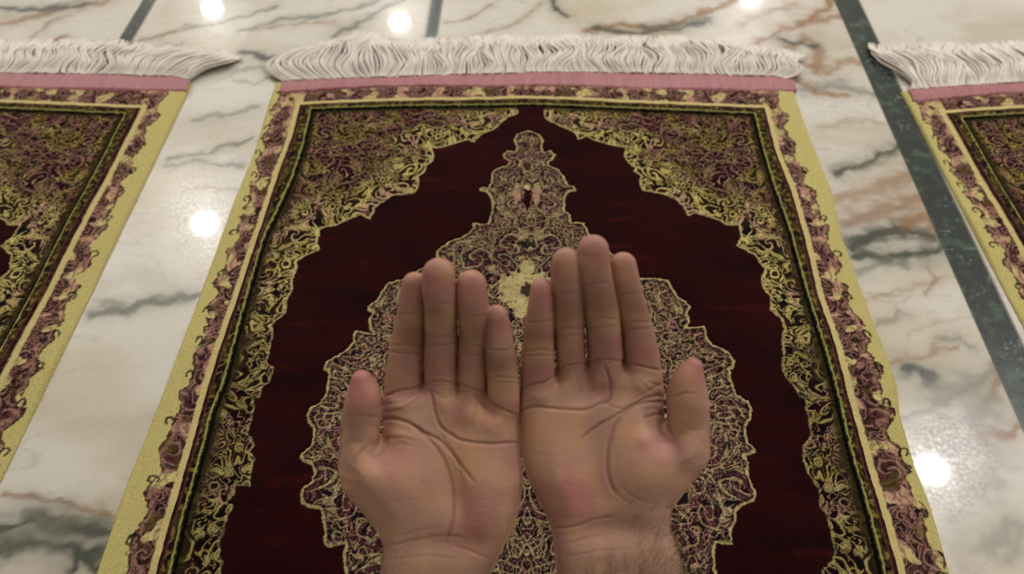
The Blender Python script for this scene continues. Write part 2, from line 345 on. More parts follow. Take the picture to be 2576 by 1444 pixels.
def cells(x, y, size, seed):
    """nearest motif: returns distance / angle / random number of the nearest jittered centre"""
    rs = np.random.RandomState(seed); J = rs.rand(64, 64, 3).astype(np.float32)
    best = np.full(x.shape, 1e9, np.float32); ang = np.zeros(x.shape, np.float32); rnd = np.zeros(x.shape, np.float32)
    ci = np.floor(x / size).astype(int); cj = np.floor(y / size).astype(int)
    for di in (-1, 0, 1):
        for dj in (-1, 0, 1):
            a = ci + di; b = cj + dj
            r = J[a & 63, b & 63]
            px = (a + .2 + .6 * r[..., 0]) * size; py = (b + .2 + .6 * r[..., 1]) * size
            d = np.hypot(x - px, y - py); m = d < best
            best = np.where(m, d, best); ang = np.where(m, np.arctan2(y - py, x - px), ang); rnd = np.where(m, r[..., 2], rnd)
    return best, ang, rnd
def line(n, wd): return np.exp(-(n / wd) ** 4)
def arabesque(x, y, size, seed):
    """interlaced scrolls, leaves and rosettes; returns masks: outlines, petals, hearts, dark gaps, ground noise"""
    wx = x + perlin(x / size * .8, y / size * .8, seed) * size * .30 + perlin(x / size * 3, y / size * 3, seed + 21) * size * .07
    wy = y + perlin(x / size * .8 + 40, y / size * .8, seed + 1) * size * .30 + perlin(x / size * 3, y / size * 3 + 8, seed + 22) * size * .07
    d, a, r = cells(wx, wy, size, seed + 2)
    q = d / size
    arms = np.where(r > .35, 1, -1)
    thick = .75 + .5 * perlin(x / size * 1.7, y / size * 1.7, seed + 30)      # strokes swell and thin
    sp = np.sin(a * arms + q * 11 + r * 20)                       # spiral scroll
    npet = np.where(r > .8, 6, 5)
    pet = q - (.34 + .07 * np.cos(a * npet + r * 9))              # rosette outline
    rose = r > .55
    spokes = line(np.sin(a * npet / 2 + r * 4.5), .30) * (q > .16) * (q < .36)
    o_rose = np.maximum(np.maximum(line(pet, .055 * thick), line(q - .13, .04)), .7 * spokes)
    o_scr = line(sp, .62 * thick) * (q < .50) * (q > .04)
    outline = np.where(rose, o_rose, o_scr)
    petals = np.where(rose, (pet < -.04) & (q > .17), sp > .5) * 1.0
    heart = (q < .10) * 1.0
    n = perlin(wx / size * 2.3, wy / size * 2.3, seed + 5)
    n2 = perlin(wx / size * 3.4 + 9, wy / size * 3.4, seed + 9)
    vines = np.maximum(line(n, .13 * thick), line(n2 - .05, .12 * thick))
    leaf = smst(.34, .44, n2)
    vines = np.maximum(vines, leaf * .9)
    out = np.where(q > np.where(rose, .40, .47), vines, outline)
    dark = np.clip(smst(-.12, -.3, n2) + line(pet - .075, .035) * rose, 0, 1) * (1 - out)
    return out, petals, heart, dark, n

C_FIELD = srgb(47, 5, 9); C_CREAM = srgb(222, 204, 142); C_PINK = srgb(206, 160, 140); C_GOLD = srgb(196, 174, 84)
C_PLUM = srgb(78, 18, 36); C_NAVY = srgb(18, 15, 22); C_MAUVE = srgb(132, 78, 80); C_OLIVE = srgb(108, 92, 38)
C_DARK = srgb(36, 14, 16); C_SELV = srgb(214, 202, 132)

def rug_pattern(X, Y):
    """colour, pile height and lurex share of the rug at (X, Y) of the middle rug's place"""
    Yf = np.where(Y < .165, 2 * YC - Y, Y); Yc = np.maximum(Y, .18)
    jag = perlin(X * 300, Y * 300, 3) * .0007 + perlin(X * 130, Y * 130, 4) * .0008
    eL, eR, fL, fR = f_y(E_L, Yc), f_y(E_R, Yc), f_y(F_L, Yc), f_y(F_R, Yc)
    oL, iL, oR, iR = f_y(GO_L, Yc), f_y(GI_L, Yc), f_y(GO_R, Yc), f_y(GI_R, Yc)
    tF, tO, tI = f_x(T_F, X), f_x(T_O, X), f_x(T_I, X)
    Yb = 2 * YC - .855 + 0 * X                                          # lower end, out of sight
    tB = f_x(T_B, X)
    side_o = np.minimum(X - eL, eR - X)
    d_out = np.minimum(np.minimum(X - fL, fR - X), tF - Y + .004)       # inside floral border (>0)
    d_go = np.minimum(np.minimum(X - oL, oR - X), tO - Y)               # inside guard's outer line
    d_gi = np.minimum(np.minimum(X - iL, iR - X), tI - Y)               # inside guard's inner line
    xc = (oL + oR) / 2; xs = np.abs(X - xc)
    c = np.zeros(X.shape + (3,), np.float32); h = np.zeros(X.shape, np.float32)
    gold = np.zeros(X.shape, np.float32)
    along = np.where(tF - Y < np.minimum(X - fL, fR - X), X, Y)
    # --- lurex selvedge
    c += np.array(C_SELV, np.float32)
    gold += 1
    # --- floral border
    bw = .036
    acr = np.clip(d_out, 0, bw)
    scal = .0028 * np.sin(along * 2 * np.pi / .047 + 1.3 * perlin(along * 12, along * 0, 20)) + perlin(X * 70, Y * 70, 21) * .0045 + perlin(X * 200, Y * 200, 22) * .0016
    bo, bp, bh, bd, bn = arabesque(xs + 5, Y, .025, 520)
    b2, _, _, bd2, _ = arabesque(xs + 9, Y, .016, 540)
    fb = np.zeros_like(c) + np.array(C_CREAM, np.float32)
    fb = mixc(fb, C_PINK, smst(-.3, .2, perlin(X * 40, Y * 40, 77)) * .9)
    body = smst(-.20, .00, perlin(xs * 60 + 3, Y * 60, 79) + .30 * np.cos(along * 2 * np.pi / .047) + .12 + .25 * perlin(X * 190, Y * 190, 83) - .12 * smst(.6, 1, np.abs(acr / bw - .5) * 2) + .12 * smst(.6, .3, Yf))
    fb = mixc(fb, C_PLUM, body * .95)
    fb = mixc(fb, C_MAUVE, bp * body * .3)
    fb = mixc(fb, C_NAVY, np.clip(bd + bd2 * .6, 0, 1) * body * .75)
    fb = mixc(fb, C_NAVY, line(bo - .4, .3) * body * .6)
    fb = mixc(fb, C_PINK, np.clip(bo * .75 + b2 * .2, 0, 1) * body * .6)
    fb = mixc(fb, C_OLIVE, smst(.25, .5, perlin(X * 50 + 9, Y * 50, 78)) * body * .7)
    fb = mixc(fb, C_PLUM, bo * (1 - body) * .55)
    fb = mixc(fb, C_PINK, smst(.004, .0, np.abs(d_out + scal - .004)) * body * .3)
    # cream margin beside the guard
    fb = mixc(fb, C_CREAM, smst(.0075, .0055, d_go * -1 + jag) * (d_go < 0))
    m = smst(-.0006, .0006, d_out + scal)
    c = c * (1 - m[..., None]) + fb * m[..., None]; h += m * .0008; gold *= 1 - m * .8
    gold = np.maximum(gold, .5 * m * (1 - body))
    edge = line(d_out + scal, .0012) * (perlin(X * 150, Y * 150, 23) > -.1)
    c = mixc(c, C_PLUM, edge * .8)
    # small dark hooked sprigs on the selvedge
    side = np.where(X > xc, 1., -1.)
    ph = (Y + np.where(X > xc, .013, 0)) / .0475; k = np.floor(ph)
    hx = (np.minimum(X - fL, fR - X) + .0015 + .002 * np.sin(k * 2.4)) / .0036; hy = (ph - k - .5 + .18 * np.sin(k * 5.1)) * .0475 / .0042
    rr = np.hypot(hx, hy); aa = np.arctan2(hy, hx * 1.0)
    hook = line(rr - 1 + .2 * np.sin(aa * 2 + k) + .3 * perlin(X * 300, Y * 300, 24), .34) * (np.abs(aa + 1.6 + .5 * np.sin(k)) > .6)
    hook = hook * (tF - Y > .02)
    c = mixc(c, srgb(34, 34, 24), hook * .85)
    # --- guard stripe, raised
    gw = np.minimum(-d_gi, 1)
    gm = smst(-.0004, .0004, d_go + jag * .3) 
    gs = np.zeros_like(c) + np.array(C_DARK, np.float32)
    bead = smst(.0, .5, perlin(X * 230, Y * 230, 31) + .15 * np.sin(along * 2 * np.pi / .012))
    gs = mixc(gs, C_OLIVE, smst(-.4, .3, perlin(X * 60, Y * 60, 32)) * .7)
    gs = mixc(gs, C_GOLD, bead * .42)
    gs = mixc(gs, C_NAVY, smst(.1, .5, perlin(X * 150 + 4, Y * 150, 33)) * .6)
    gs = mixc(gs, C_PLUM, line(d_go - .0030, .0013) * .9)
    gs = mixc(gs, C_MAUVE, line(d_go - .0044, .0006) * .8)
    gs = mixc(gs, C_NAVY, line(d_go - .0006, .0009) * .95)
    gs = mixc(gs, srgb(188, 184, 112), line(d_gi + .0013 + jag * .8, .0009) * .8)
    c = c * (1 - gm[..., None]) + gs * gm[..., None]; gold *= 1 - gm * .7
    # --- spandrels
    sN = sample(S_NICHE, X, Yf) + jag; sM = sample(S_MEDAL, X, Yf) + jag
    im = smst(-.0004, .0004, d_gi)
    s1, p1, h1, k1, n1 = arabesque(xs, Yf, .027, 600)            # bold scrolls along the arch
    s3, p3, h3, k3, n3 = arabesque(xs + 2, Yf, .0235, 620)        # smaller scrolls deeper in
    s2, p2, h2, k2, n2 = arabesque(xs + 3, Yf + 2, .060, 640)    # large palmettes
    rim = smst(.060, .020, sN + perlin(xs * 26, Yf * 26, 41) * .026)
    low = smst(.52, .36, Yf)                                     # duller lower down the sides, light falloff and pile lie put into the colour
    tone = perlin(xs * 55, Yf * 55, 45)
    sp = np.zeros_like(c) + np.array(C_PLUM, np.float32)
    sp = mixc(sp, C_DARK, smst(-.25, .25, perlin(xs * 38, Yf * 38, 43)) * .9)
    sp = mixc(sp, C_NAVY, np.clip(k3 * (1 - rim) + k1 * rim, 0, 1) * .9)
    oliv = smst(-.02, .25, fbm(xs * 24, Yf * 24, 44, 2))
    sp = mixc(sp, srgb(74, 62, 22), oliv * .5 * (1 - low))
    inn_c = np.zeros_like(c) + np.array(srgb(170, 116, 112), np.float32)
    inn_c = mixc(inn_c, srgb(186, 164, 84), oliv); inn_c = mixc(inn_c, C_CREAM, smst(.15, .5, tone) * .6)
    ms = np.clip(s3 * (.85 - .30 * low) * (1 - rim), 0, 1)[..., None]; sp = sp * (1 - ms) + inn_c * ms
    sp = mixc(sp, C_NAVY, line(s3 - .42, .30) * .8 * (1 - rim))
    sp = mixc(sp, C_NAVY, line(s2 - .40, .30) * .75 * (1 - rim))
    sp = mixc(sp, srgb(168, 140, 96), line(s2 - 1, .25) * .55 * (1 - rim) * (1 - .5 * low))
    rc = np.zeros_like(c) + np.array(srgb(218, 202, 128), np.float32)
    rc = mixc(rc, C_GOLD, smst(-.1, .4, tone) * .6); rc = mixc(rc, C_PINK, smst(.1, .5, perlin(xs * 30 + 5, Yf * 30, 46)) * .75)
    fill = np.clip(s1 + .8 * smst(.16, .3, n1) * (1 - k1), 0, 1)
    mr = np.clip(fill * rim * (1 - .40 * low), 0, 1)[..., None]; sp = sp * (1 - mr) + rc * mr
    sp = mixc(sp, C_NAVY, rim * line(s1 - .42, .30) * .85)
    sp = mixc(sp, C_CREAM, line(sN - .0012, .0011 + .0006 * perlin(X * 120, Y * 120, 49)) * .8 * (1 - .6 * low))
    sp = sp * (1 + .25 * perlin(X * 500, Y * 500, 50))[..., None]
    # olive and near-black margin just inside the guard
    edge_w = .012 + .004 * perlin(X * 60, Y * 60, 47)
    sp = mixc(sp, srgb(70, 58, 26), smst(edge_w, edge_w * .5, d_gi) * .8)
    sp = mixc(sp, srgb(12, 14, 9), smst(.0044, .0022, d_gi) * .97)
    # --- niche field
    fld = np.zeros_like(c) + np.array(C_FIELD, np.float32)
    fz = fbm(X * 9, Y * 26, 51, 4)
    fld = fld * (1 + .45 * fz[..., None])
    fld = mixc(fld, srgb(96, 20, 22), smst(.35, 1.0, fbm(X * 14, Y * 60, 53, 4)) * .35)
    inn = smst(.0004, -.0004, sN)
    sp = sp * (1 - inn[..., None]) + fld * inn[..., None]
    # --- medallion
    m1, q1, g1, b1, _ = arabesque(xs + 1, Yf + .4, .0260, 700)
    m2, q2, g2, b2, _ = arabesque(xs + 7, Yf + .9, .034, 740)
    fine, qf, _, bf, _ = arabesque(xs + 2, Yf + .7, .0160, 760)
    hi = smst(.50, .54, Yf)
    m1 = m1 * (1 - hi) + fine * hi; b1 = b1 * (1 - hi) + bf * hi
    md = np.zeros_like(c) + np.array(C_PLUM, np.float32)
    md = mixc(md, C_NAVY, smst(-.2, .25, perlin(xs * 55, Yf * 55, 61)) * .45)
    md = mixc(md, C_FIELD, smst(.1, .4, perlin(xs * 42 + 5, Yf * 42, 62)) * .7)
    md = mixc(md, C_MAUVE, q1 * .40)
    md = mixc(md, srgb(160, 108, 104), fine * .50)
    md = mixc(md, C_NAVY, b1 * .85)
    mc = smst(-.3, .35, perlin(xs * 45, Yf * 45, 63))[..., None]
    grain = smst(-.5, .3, perlin(X * 480, Y * 480, 71)); m1 = m1 * (.55 + .45 * grain)
    md = md * (1 - .85 * m1[..., None]) + (np.array(srgb(190, 132, 128), np.float32) * (1 - mc) + np.array(srgb(208, 182, 148), np.float32) * mc) * .85 * m1[..., None]
    md = mixc(md, C_NAVY, line(m1 - .38, .28) * .8)
    md = mixc(md, C_NAVY, line(m2 - .35, .35) * .55)
    md = mixc(md, C_CREAM, line(m2 - 1, .3) * .40)
    md = mixc(md, C_NAVY, line(sM + .0042 + .0012 * perlin(xs * 60, Yf * 60, 66), .0010) * .6)
    md = mixc(md, C_CREAM, line(sM + .0012, .0011 + .0006 * perlin(X * 120, Y * 120, 68)) * .8)
    # weave grain
    md = md * (1 + .35 * perlin(X * 520, Y * 520, 70))[..., None]
    # drawn centre figures: bright lily behind the finger tips, small seed in the upper pendant
    def at(px, py): return on_floor(px, py, .006)
    cx, cy = at(1325, 470)
    e = np.hypot((X - cx) / .0035, (Yf - cy) / .0050); md = mixc(md, C_CREAM, smst(1.1, .9, e) * .9)
    for (px, py, rx, ry, col, k) in [(1325,500,.0065,.018,C_FIELD,1),(1299,485,.004,.015,C_PINK,.7),(1351,485,.004,.015,C_PINK,.7),(1325,415,.006,.010,C_PLUM,.8),
                                     (1300,725,.016,.022,C_CREAM,.72),(1350,725,.016,.022,C_CREAM,.72),(1325,680,.008,.014,C_CREAM,.7),(1325,728,.008,.010,C_NAVY,.9),(1308,775,.007,.012,C_CREAM,.75),(1344,775,.007,.012,C_CREAM,.75),(1325,612,.013,.007,C_DARK,.8)]:
        cx, cy = at(px, py)
        e = np.hypot((X - cx) / rx, (Yf - cy) / ry) + .45 * perlin(xs * 150, Yf * 150, 69) + .3 * b1
        md = mixc(md, col, smst(1.05, .85, e) * k); md = mixc(md, C_CREAM if k < .9 else C_PINK, line(e - 1.05, .12) * .5)
    imd = smst(.0004, -.0004, sM)
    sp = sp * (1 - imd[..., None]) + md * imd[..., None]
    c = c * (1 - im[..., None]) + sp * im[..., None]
    gold = gold * (1 - im)
    # deep-dyed wool: the dark yarns are a good deal darker than the light ones
    lum = c.max(-1); fl_ = .50 + .22 * im * np.clip(inn + imd, 0, 1); c = c * (fl_ + (1 - fl_) * smst(.03, .42, lum))[..., None]
    # --- pile height
    rough = perlin(X * 420, Y * 420, 81) * .00022 + perlin(X * 170, Y * 170, 82) * .00010
    plush = np.clip(m + 0, 0, 1)
    h = .0030 + rough * (.5 + .9 * im)
    h = h + .0010 * gm
    h = h + .0016 * gm * (1 - im) * smst(0, .004, d_go) * 1.0
    h = h - .0014 * np.exp(-((d_gi - .0025) / .0022) ** 2) * im
    relief = ((s1 - k1) * rim + (s3 - k3) * (1 - rim)) * .0007
    h = h + im * np.where(imd > .5, (m1 - b1) * .0006, np.where(inn > .5, .0006, relief))
    h = h - .0012 * (line(sN, .0012) + line(sM, .0012)) * im
    h = h + .0016 * np.sin(Y * 34 + 1.0) * smst(.2, 0, np.minimum(X - eL, eR - X)) * .5 + .0012 * perlin(X * 9, Y * 9, 84)
    # little puckers along the guard
    h = h + .0008 * perlin(X * 50, Y * 50, 85) * np.exp(-(d_go / .012) ** 2)
    # fold down to the floor at the edges
    tip = np.minimum(side_o, np.minimum(tB - Y, Y - Yb))
    h = h * smst(-.0002, .0022, tip) + .0012
    return c, h, gold, tip, tB, Yb, eL, eR

rug_m, N, L, B = material('woven_pile', rough=.85, spec=.08)
ac = attr_node(N, 'weave'); ag = attr_node(N, 'lurex')
fine = noise_node(N, L, 1500, 2); spk = noise_node(N, L, 2300, 1)
br = ramp(N, L, fine.outputs['Fac'], .25, .75, .55, 1.45)
mul = N.new('ShaderNodeVectorMath'); mul.operation = 'SCALE'
L.new(ac.outputs['Color'], mul.inputs[0]); L.new(br.outputs[0], mul.inputs['Scale']); L.new(mul.outputs[0], B.inputs['Base Color'])
met = N.new('ShaderNodeMath'); met.operation = 'MULTIPLY'; met.inputs[1].default_value = .22
L.new(ag.outputs['Fac'], met.inputs[0]); L.new(met.outputs[0], B.inputs['Metallic'])
L.new(ramp(N, L, ag.outputs['Fac'], 0, 1, .9, .55).outputs[0], B.inputs['Roughness'])
bump_node(N, L, spk.outputs['Fac'], B, .8, .0016)
B.inputs['Sheen Weight'].default_value = .035; B.inputs['Sheen Roughness'].default_value = .35
B.inputs['Sheen Tint'].default_value = (.8, .45, .35, 1)
satin, N, L, B = material('pink_satin', srgb(186, 120, 128), .45, .4, Sheen_Weight=.4)
tc = N.new('ShaderNodeTexCoord'); mp = N.new('ShaderNodeMapping'); mp.inputs['Scale'].default_value = (160, 6, 6)
L.new(tc.outputs['Object'], mp.inputs['Vector']); n = noise_node(N, L, 1.0, 3, .5, mp.outputs['Vector'])
cr = N.new('ShaderNodeMix'); cr.data_type = 'RGBA'; cr.inputs[6].default_value = (*srgb(138, 74, 79), 1); cr.inputs[7].default_value = (*srgb(176, 112, 119), 1)
L.new(n.outputs['Fac'], cr.inputs[0]); L.new(cr.outputs[2], B.inputs['Base Color'])
bump_node(N, L, n.outputs['Fac'], B, .4, .0015)
cot, N, L, B = material('cotton_fringe', srgb(228, 220, 208), .9, .1, Sheen_Weight=.5)
n = noise_node(N, L, 900, 2); bump_node(N, L, n.outputs['Fac'], B, .4, .001)
n = noise_node(N, L, 45, 2)
cr = N.new('ShaderNodeMix'); cr.data_type = 'RGBA'; cr.inputs[6].default_value = (*srgb(224, 214, 202), 1); cr.inputs[7].default_value = (*srgb(240, 232, 227), 1)
L.new(n.outputs['Fac'], cr.inputs[0]); L.new(cr.outputs[2], B.inputs['Base Color'])

def straighten(c):
    k = np.polyfit(c[:, 1], c[:, 0], 1); o = c.copy(); o[:, 0] = np.polyval(k, c[:, 1]); return o
def make_rug(label, ox, oy, vis, step, fr_seed, fr_fn, skew=0.0):
    """vis = the x range (in the middle rug's frame) that is woven finely"""
    root = empty('prayer_rug', (ox + .025, oy + YC, 0))
    tag(root, label, 'rug', 'prayer rugs laid out in a row on the marble')
    a0, a1 = vis; co = .004
    segs = []
    if a0 > -.35: segs.append((-.35, a0, co))
    segs.append((a0, a1, step))
    if a1 < .39: segs.append((a1, .39, co))
    xs = axis(segs); ys = axis([(-.35, .15, .004), (.15, .875, step)])
    X, Y = np.meshgrid(xs, ys)
    # pull the grid onto the rug's own outline
    Yc = np.maximum(Y, .18)
    eL, eR = f_y(E_L, Yc), f_y(E_R, Yc)
    tt = (X + .35) / .74
    Xw = eL + (eR - eL) * tt
    tB = f_x(T_B, Xw); Yb = 2 * YC - .855 - .04
    vv = (Y + .35) / (.875 + .35)
    Yw = Yb + .04 + (tB - Yb - .04) * vv
    wig = perlin(Xw * 400, Yw * 400, 99) * .0005
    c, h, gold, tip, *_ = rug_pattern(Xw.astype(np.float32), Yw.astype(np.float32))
    Xp = Xw + ox + wig * (tip < .004); Yp = Yw + oy + skew * (Xw - .025)
    ny, nx = X.shape
    V = np.stack([(Xp - root.location.x).ravel(), (Yp - root.location.y).ravel(), h.ravel()], -1)
    Q = grid_quads(ny, nx)
    # hem all round, down to the floor
    loop = np.concatenate([np.arange(nx), np.arange(1, ny) * nx + nx - 1, (ny - 1) * nx + np.arange(nx - 2, -1, -1), np.arange(ny - 2, 0, -1) * nx])
    base = V[loop].copy(); base[:, 2] = .0003
    nb = len(V); bi = nb + np.arange(len(loop)); ln = np.roll(loop, -1); bn = np.roll(bi, -1)
    Q = np.concatenate([Q, np.stack([loop, bi, bn, ln], -1)])
    cc = c.reshape(-1, 3); gg = gold.ravel()
    Vall = np.concatenate([V, base]); ca = np.concatenate([cc, cc[loop]]); ga = np.concatenate([gg, gg[loop]])
    mesh_np('woven_pile', Vall, Q, mat=rug_m, parent=root, attrs={'weave': ('c', ca), 'lurex': ('f', ga)})
    # pink satin band with a puckered surface
    bx = np.linspace(T_B[1][0] - .004, 0.357, 420); cols = 15
    BV = []
    for j in range(cols):
        v = j / (cols - 1)
        y = f_x(T_F, bx) * (1 - v) + f_x(T_B, bx) * v + .0015 * np.where(j == 0, perlin(bx * 60, bx * 0, 12), 0)
        z = .0052 + .0016 * math.sin(v * math.pi) ** .6 + .0006 * perlin(bx * 140, bx * 0 + v * 2, 13) + .0012 * perlin(bx * 9, bx * 9, 84)
        if j in (0, cols - 1): z = z * 0 + .0028
        BV.append(np.stack([bx + ox - root.location.x, y + oy + skew * (bx - .025) - root.location.y, z], -1))
    bv = np.concatenate(BV)
    tag(mesh_np('hem_band', bv, grid_quads(cols, len(bx)), mat=satin, parent=root), 'dusty pink satin band')
    # fringe: cotton strings swept together into wavy locks
    rs = np.random.RandomState(fr_seed); nS = 1500; seg = 16; sd = 5
    VV = []; QQ = []; off = 0
    x_s = np.sort(rs.uniform(float(E_L[-1][0]) + .012, float(E_R[-1][0]) - .006, nS))
    for i in range(nS):
        x0s = x_s[i]; t = np.linspace(0, 1, seg)
        y0s = float(f_x(T_B, np.array([x0s]))[0]) - .003
        dx, leng, lift = fr_fn(x0s, t, rs)
        px = x0s + dx + .0016 * np.sin(t * 9 + rs.rand() * 6) * t
        py = y0s + leng * t * (.93 + .14 * rs.rand())
        lay = rs.rand()
        pz = .0035 + (.0015 + .0080 * lay) * np.sin(np.clip(t * 1.15, 0, 1) * math.pi) ** .6 + lift * t
        pz = np.maximum(pz, .0012 + .006 * lay * (1 - t))
        P = np.stack([px + ox - root.location.x, py + oy + skew * (px - .025) - root.location.y, pz], -1)
        T = np.gradient(P, axis=0); T /= np.linalg.norm(T, axis=1)[:, None] + 1e-9
        S = np.cross(T, [0, 0, 1.]); S /= np.linalg.norm(S, axis=1)[:, None] + 1e-9
        U = np.cross(S, T); r = .00095 * (1 + .25 * np.sin(t * 80))[:, None, None] * np.ones((seg, 1, 1))
        a = np.arange(sd) * 2 * np.pi / sd
        R = P[:, None, :] + r * (S[:, None, :] * np.cos(a)[None, :, None] + U[:, None, :] * np.sin(a)[None, :, None])
        VV.append(R.reshape(-1, 3))
        for s in range(seg - 1):
            for k in range(sd):
                QQ.append((off + s * sd + k, off + s * sd + (k + 1) % sd, off + (s + 1) * sd + (k + 1) % sd, off + (s + 1) * sd + k))
        off += seg * sd
    tag(mesh_np('fringe', np.concatenate(VV), np.array(QQ), mat=cot, parent=root), 'cream cotton fringe', kind='stuff')
    return root

def n1(x, s): return float(perlin(np.array([x]), np.array([s * 3.37]), s)[0])
def waves(x, t, s, amp):
    s = float(s)
    """locks of string drift sideways together in slow S-curves"""
    return amp * (perlin(x * 17 + 0 * t, t * 1.7 + s, int(s)) - perlin(x * 17 + 0 * t, 0 * t + s, int(s))) + amp * .45 * (perlin(x * 48 + 0 * t, t * 2.6 + s, int(s) + 1) - perlin(x * 48 + 0 * t, 0 * t + s, int(s) + 1))
def fr_mid(x, t, rs):
    u = (x + .307) / .66
    dx = waves(np.full_like(t, x), t, 3, .017) + .004 * math.sin(x * 90) * np.sin(t * 6)
    left = max(0, 1 - u / .20)
    dx = dx - left * .034 * np.sin(np.clip(t * 1.2, 0, 1) * math.pi * .9) + left * .030 * t ** 2
    right = max(0, (u - .84) / .16)
    dx = dx + right * (.040 * t + .008 * np.sin(t * 6))
    leng = .086 + .005 * n1(x * 9, 5) + .024 * math.exp(-((u - .09) / .07) ** 2) - right * .035
    return dx, leng, .002
def fr_left(x, t, rs):
    u = (x + .307) / .66
    dx = waves(np.full_like(t, x), t, 13, .016) + .008 * t
    right = max(0, (u - .80) / .2)
    dx = dx + right * (.058 * t)
    leng = .078 + .005 * n1(x * 9, 15) - right * .026
    return dx, leng, .001
def fr_right(x, t, rs):
    u = (x + .307) / .66
    dx = waves(np.full_like(t, x), t, 23, .020) + .006 * t
    left = max(0, 1 - u / .16)
    dx = dx - left * (.006 * t ** .8)
    return dx, .088 + .006 * n1(x * 9, 25) + left * .012, .001
make_rug('burgundy prayer rug in the middle, under the two open hands', 0, 0, (-.349, .389), .0009, 1, fr_mid)
E_L, E_R, F_L, F_R, GO_L, GO_R, GI_L, GI_R = [straighten(c) for c in (E_L, E_R, F_L, F_R, GO_L, GO_R, GI_L, GI_R)]
make_rug('burgundy prayer rug on the far left, past a gap of mostly white marble', -.812, -.022, (.10, .389), .0012, 2, fr_left, .0)
make_rug('burgundy prayer rug on the far right, its edge along the green marble strip', .858, .018, (-.349, -.13), .0012, 3, fr_right, .0).rotation_euler.z = .038

# ================================================================== THE PERSON
# Hands are modelled in a frame that lies parallel to the open palms: u to the right, v down along the hand, w out of the palm.
PXM = 0.47 / F_PX                              # one unit of the tracing grid in metres at the hands' distance
c_p, s_p = math.cos(PITCH), math.sin(PITCH)
def hand_to_world(P):
    P = np.asarray(P, np.float64)
    a = (P[:, 0] - 1288) * PXM; b = (722 - P[:, 1]) * PXM; d = 0.47 - P[:, 2] * PXM
    dx = a; dy = d * c_p + b * s_p; dz = -d * s_p + b * c_p
    cy, sy = math.cos(YAW), math.sin(YAW)
    return np.stack([dx * cy - dy * sy, dx * sy + dy * cy, CAM_H + dz], -1)
def surface_nets(D, org, h):
    """mesh of the zero level of the field D, sampled on a grid of step h from org"""
    S = D < 0
    nx, ny, nz = D.shape
    cs = np.zeros((nx - 1, ny - 1, nz - 1), np.int8)
    for i in (0, 1):
        for j in (0, 1):
            for k in (0, 1):
                cs += S[i:nx - 1 + i, j:ny - 1 + j, k:nz - 1 + k]
    act = (cs > 0) & (cs < 8)
    I, J, K = np.nonzero(act)
    idx = -np.ones(act.shape, np.int64); idx[I, J, K] = np.arange(len(I))
    acc = np.zeros((len(I), 3)); cnt = np.zeros(len(I))
    cor = [(i, j, k) for i in (0, 1) for j in (0, 1) for k in (0, 1)]
    for a in range(8):
        for b in range(a + 1, 8):
            ca, cb = cor[a], cor[b]
            if sum(abs(ca[t] - cb[t]) for t in range(3)) != 1: continue
            da = D[I + ca[0], J + ca[1], K + ca[2]]; db = D[I + cb[0], J + cb[1], K + cb[2]]
            m = (da < 0) != (db < 0)
            t = np.where(m, da / np.where(m, da - db, 1), 0)
            p = np.array(ca)[None] + t[:, None] * (np.array(cb) - np.array(ca))[None]
            acc += p * m[:, None]; cnt += m
    V = (np.stack([I, J, K], -1) + acc / cnt[:, None]) * h + org
    Q = []
    for ax in range(3):
        sl0 = [slice(None)] * 3; sl1 = [slice(None)] * 3
        sl0[ax] = slice(0, -1); sl1[ax] = slice(1, None)
        a = S[tuple(sl0)]; b = S[tuple(sl1)]
        e = np.nonzero(a != b); e = np.stack(e, -1)
        o1, o2 = [(1, 2), (2, 0), (0, 1)][ax]
        ok = (e[:, o1] > 0) & (e[:, o2] > 0) & (e[:, o1] < D.shape[o1] - 1) & (e[:, o2] < D.shape[o2] - 1)
        e = e[ok]
        d1 = np.zeros(3, int); d1[o1] = 1; d2 = np.zeros(3, int); d2[o2] = 1
        q = np.stack([idx[tuple((e - d1 - d2).T)], idx[tuple((e - d2).T)], idx[tuple(e.T)], idx[tuple((e - d1).T)]], -1)
        fl_ = a[tuple(e.T)]
        q = np.where(fl_[:, None], q, q[:, ::-1])
        Q.append(q)
    return V, np.concatenate(Q)
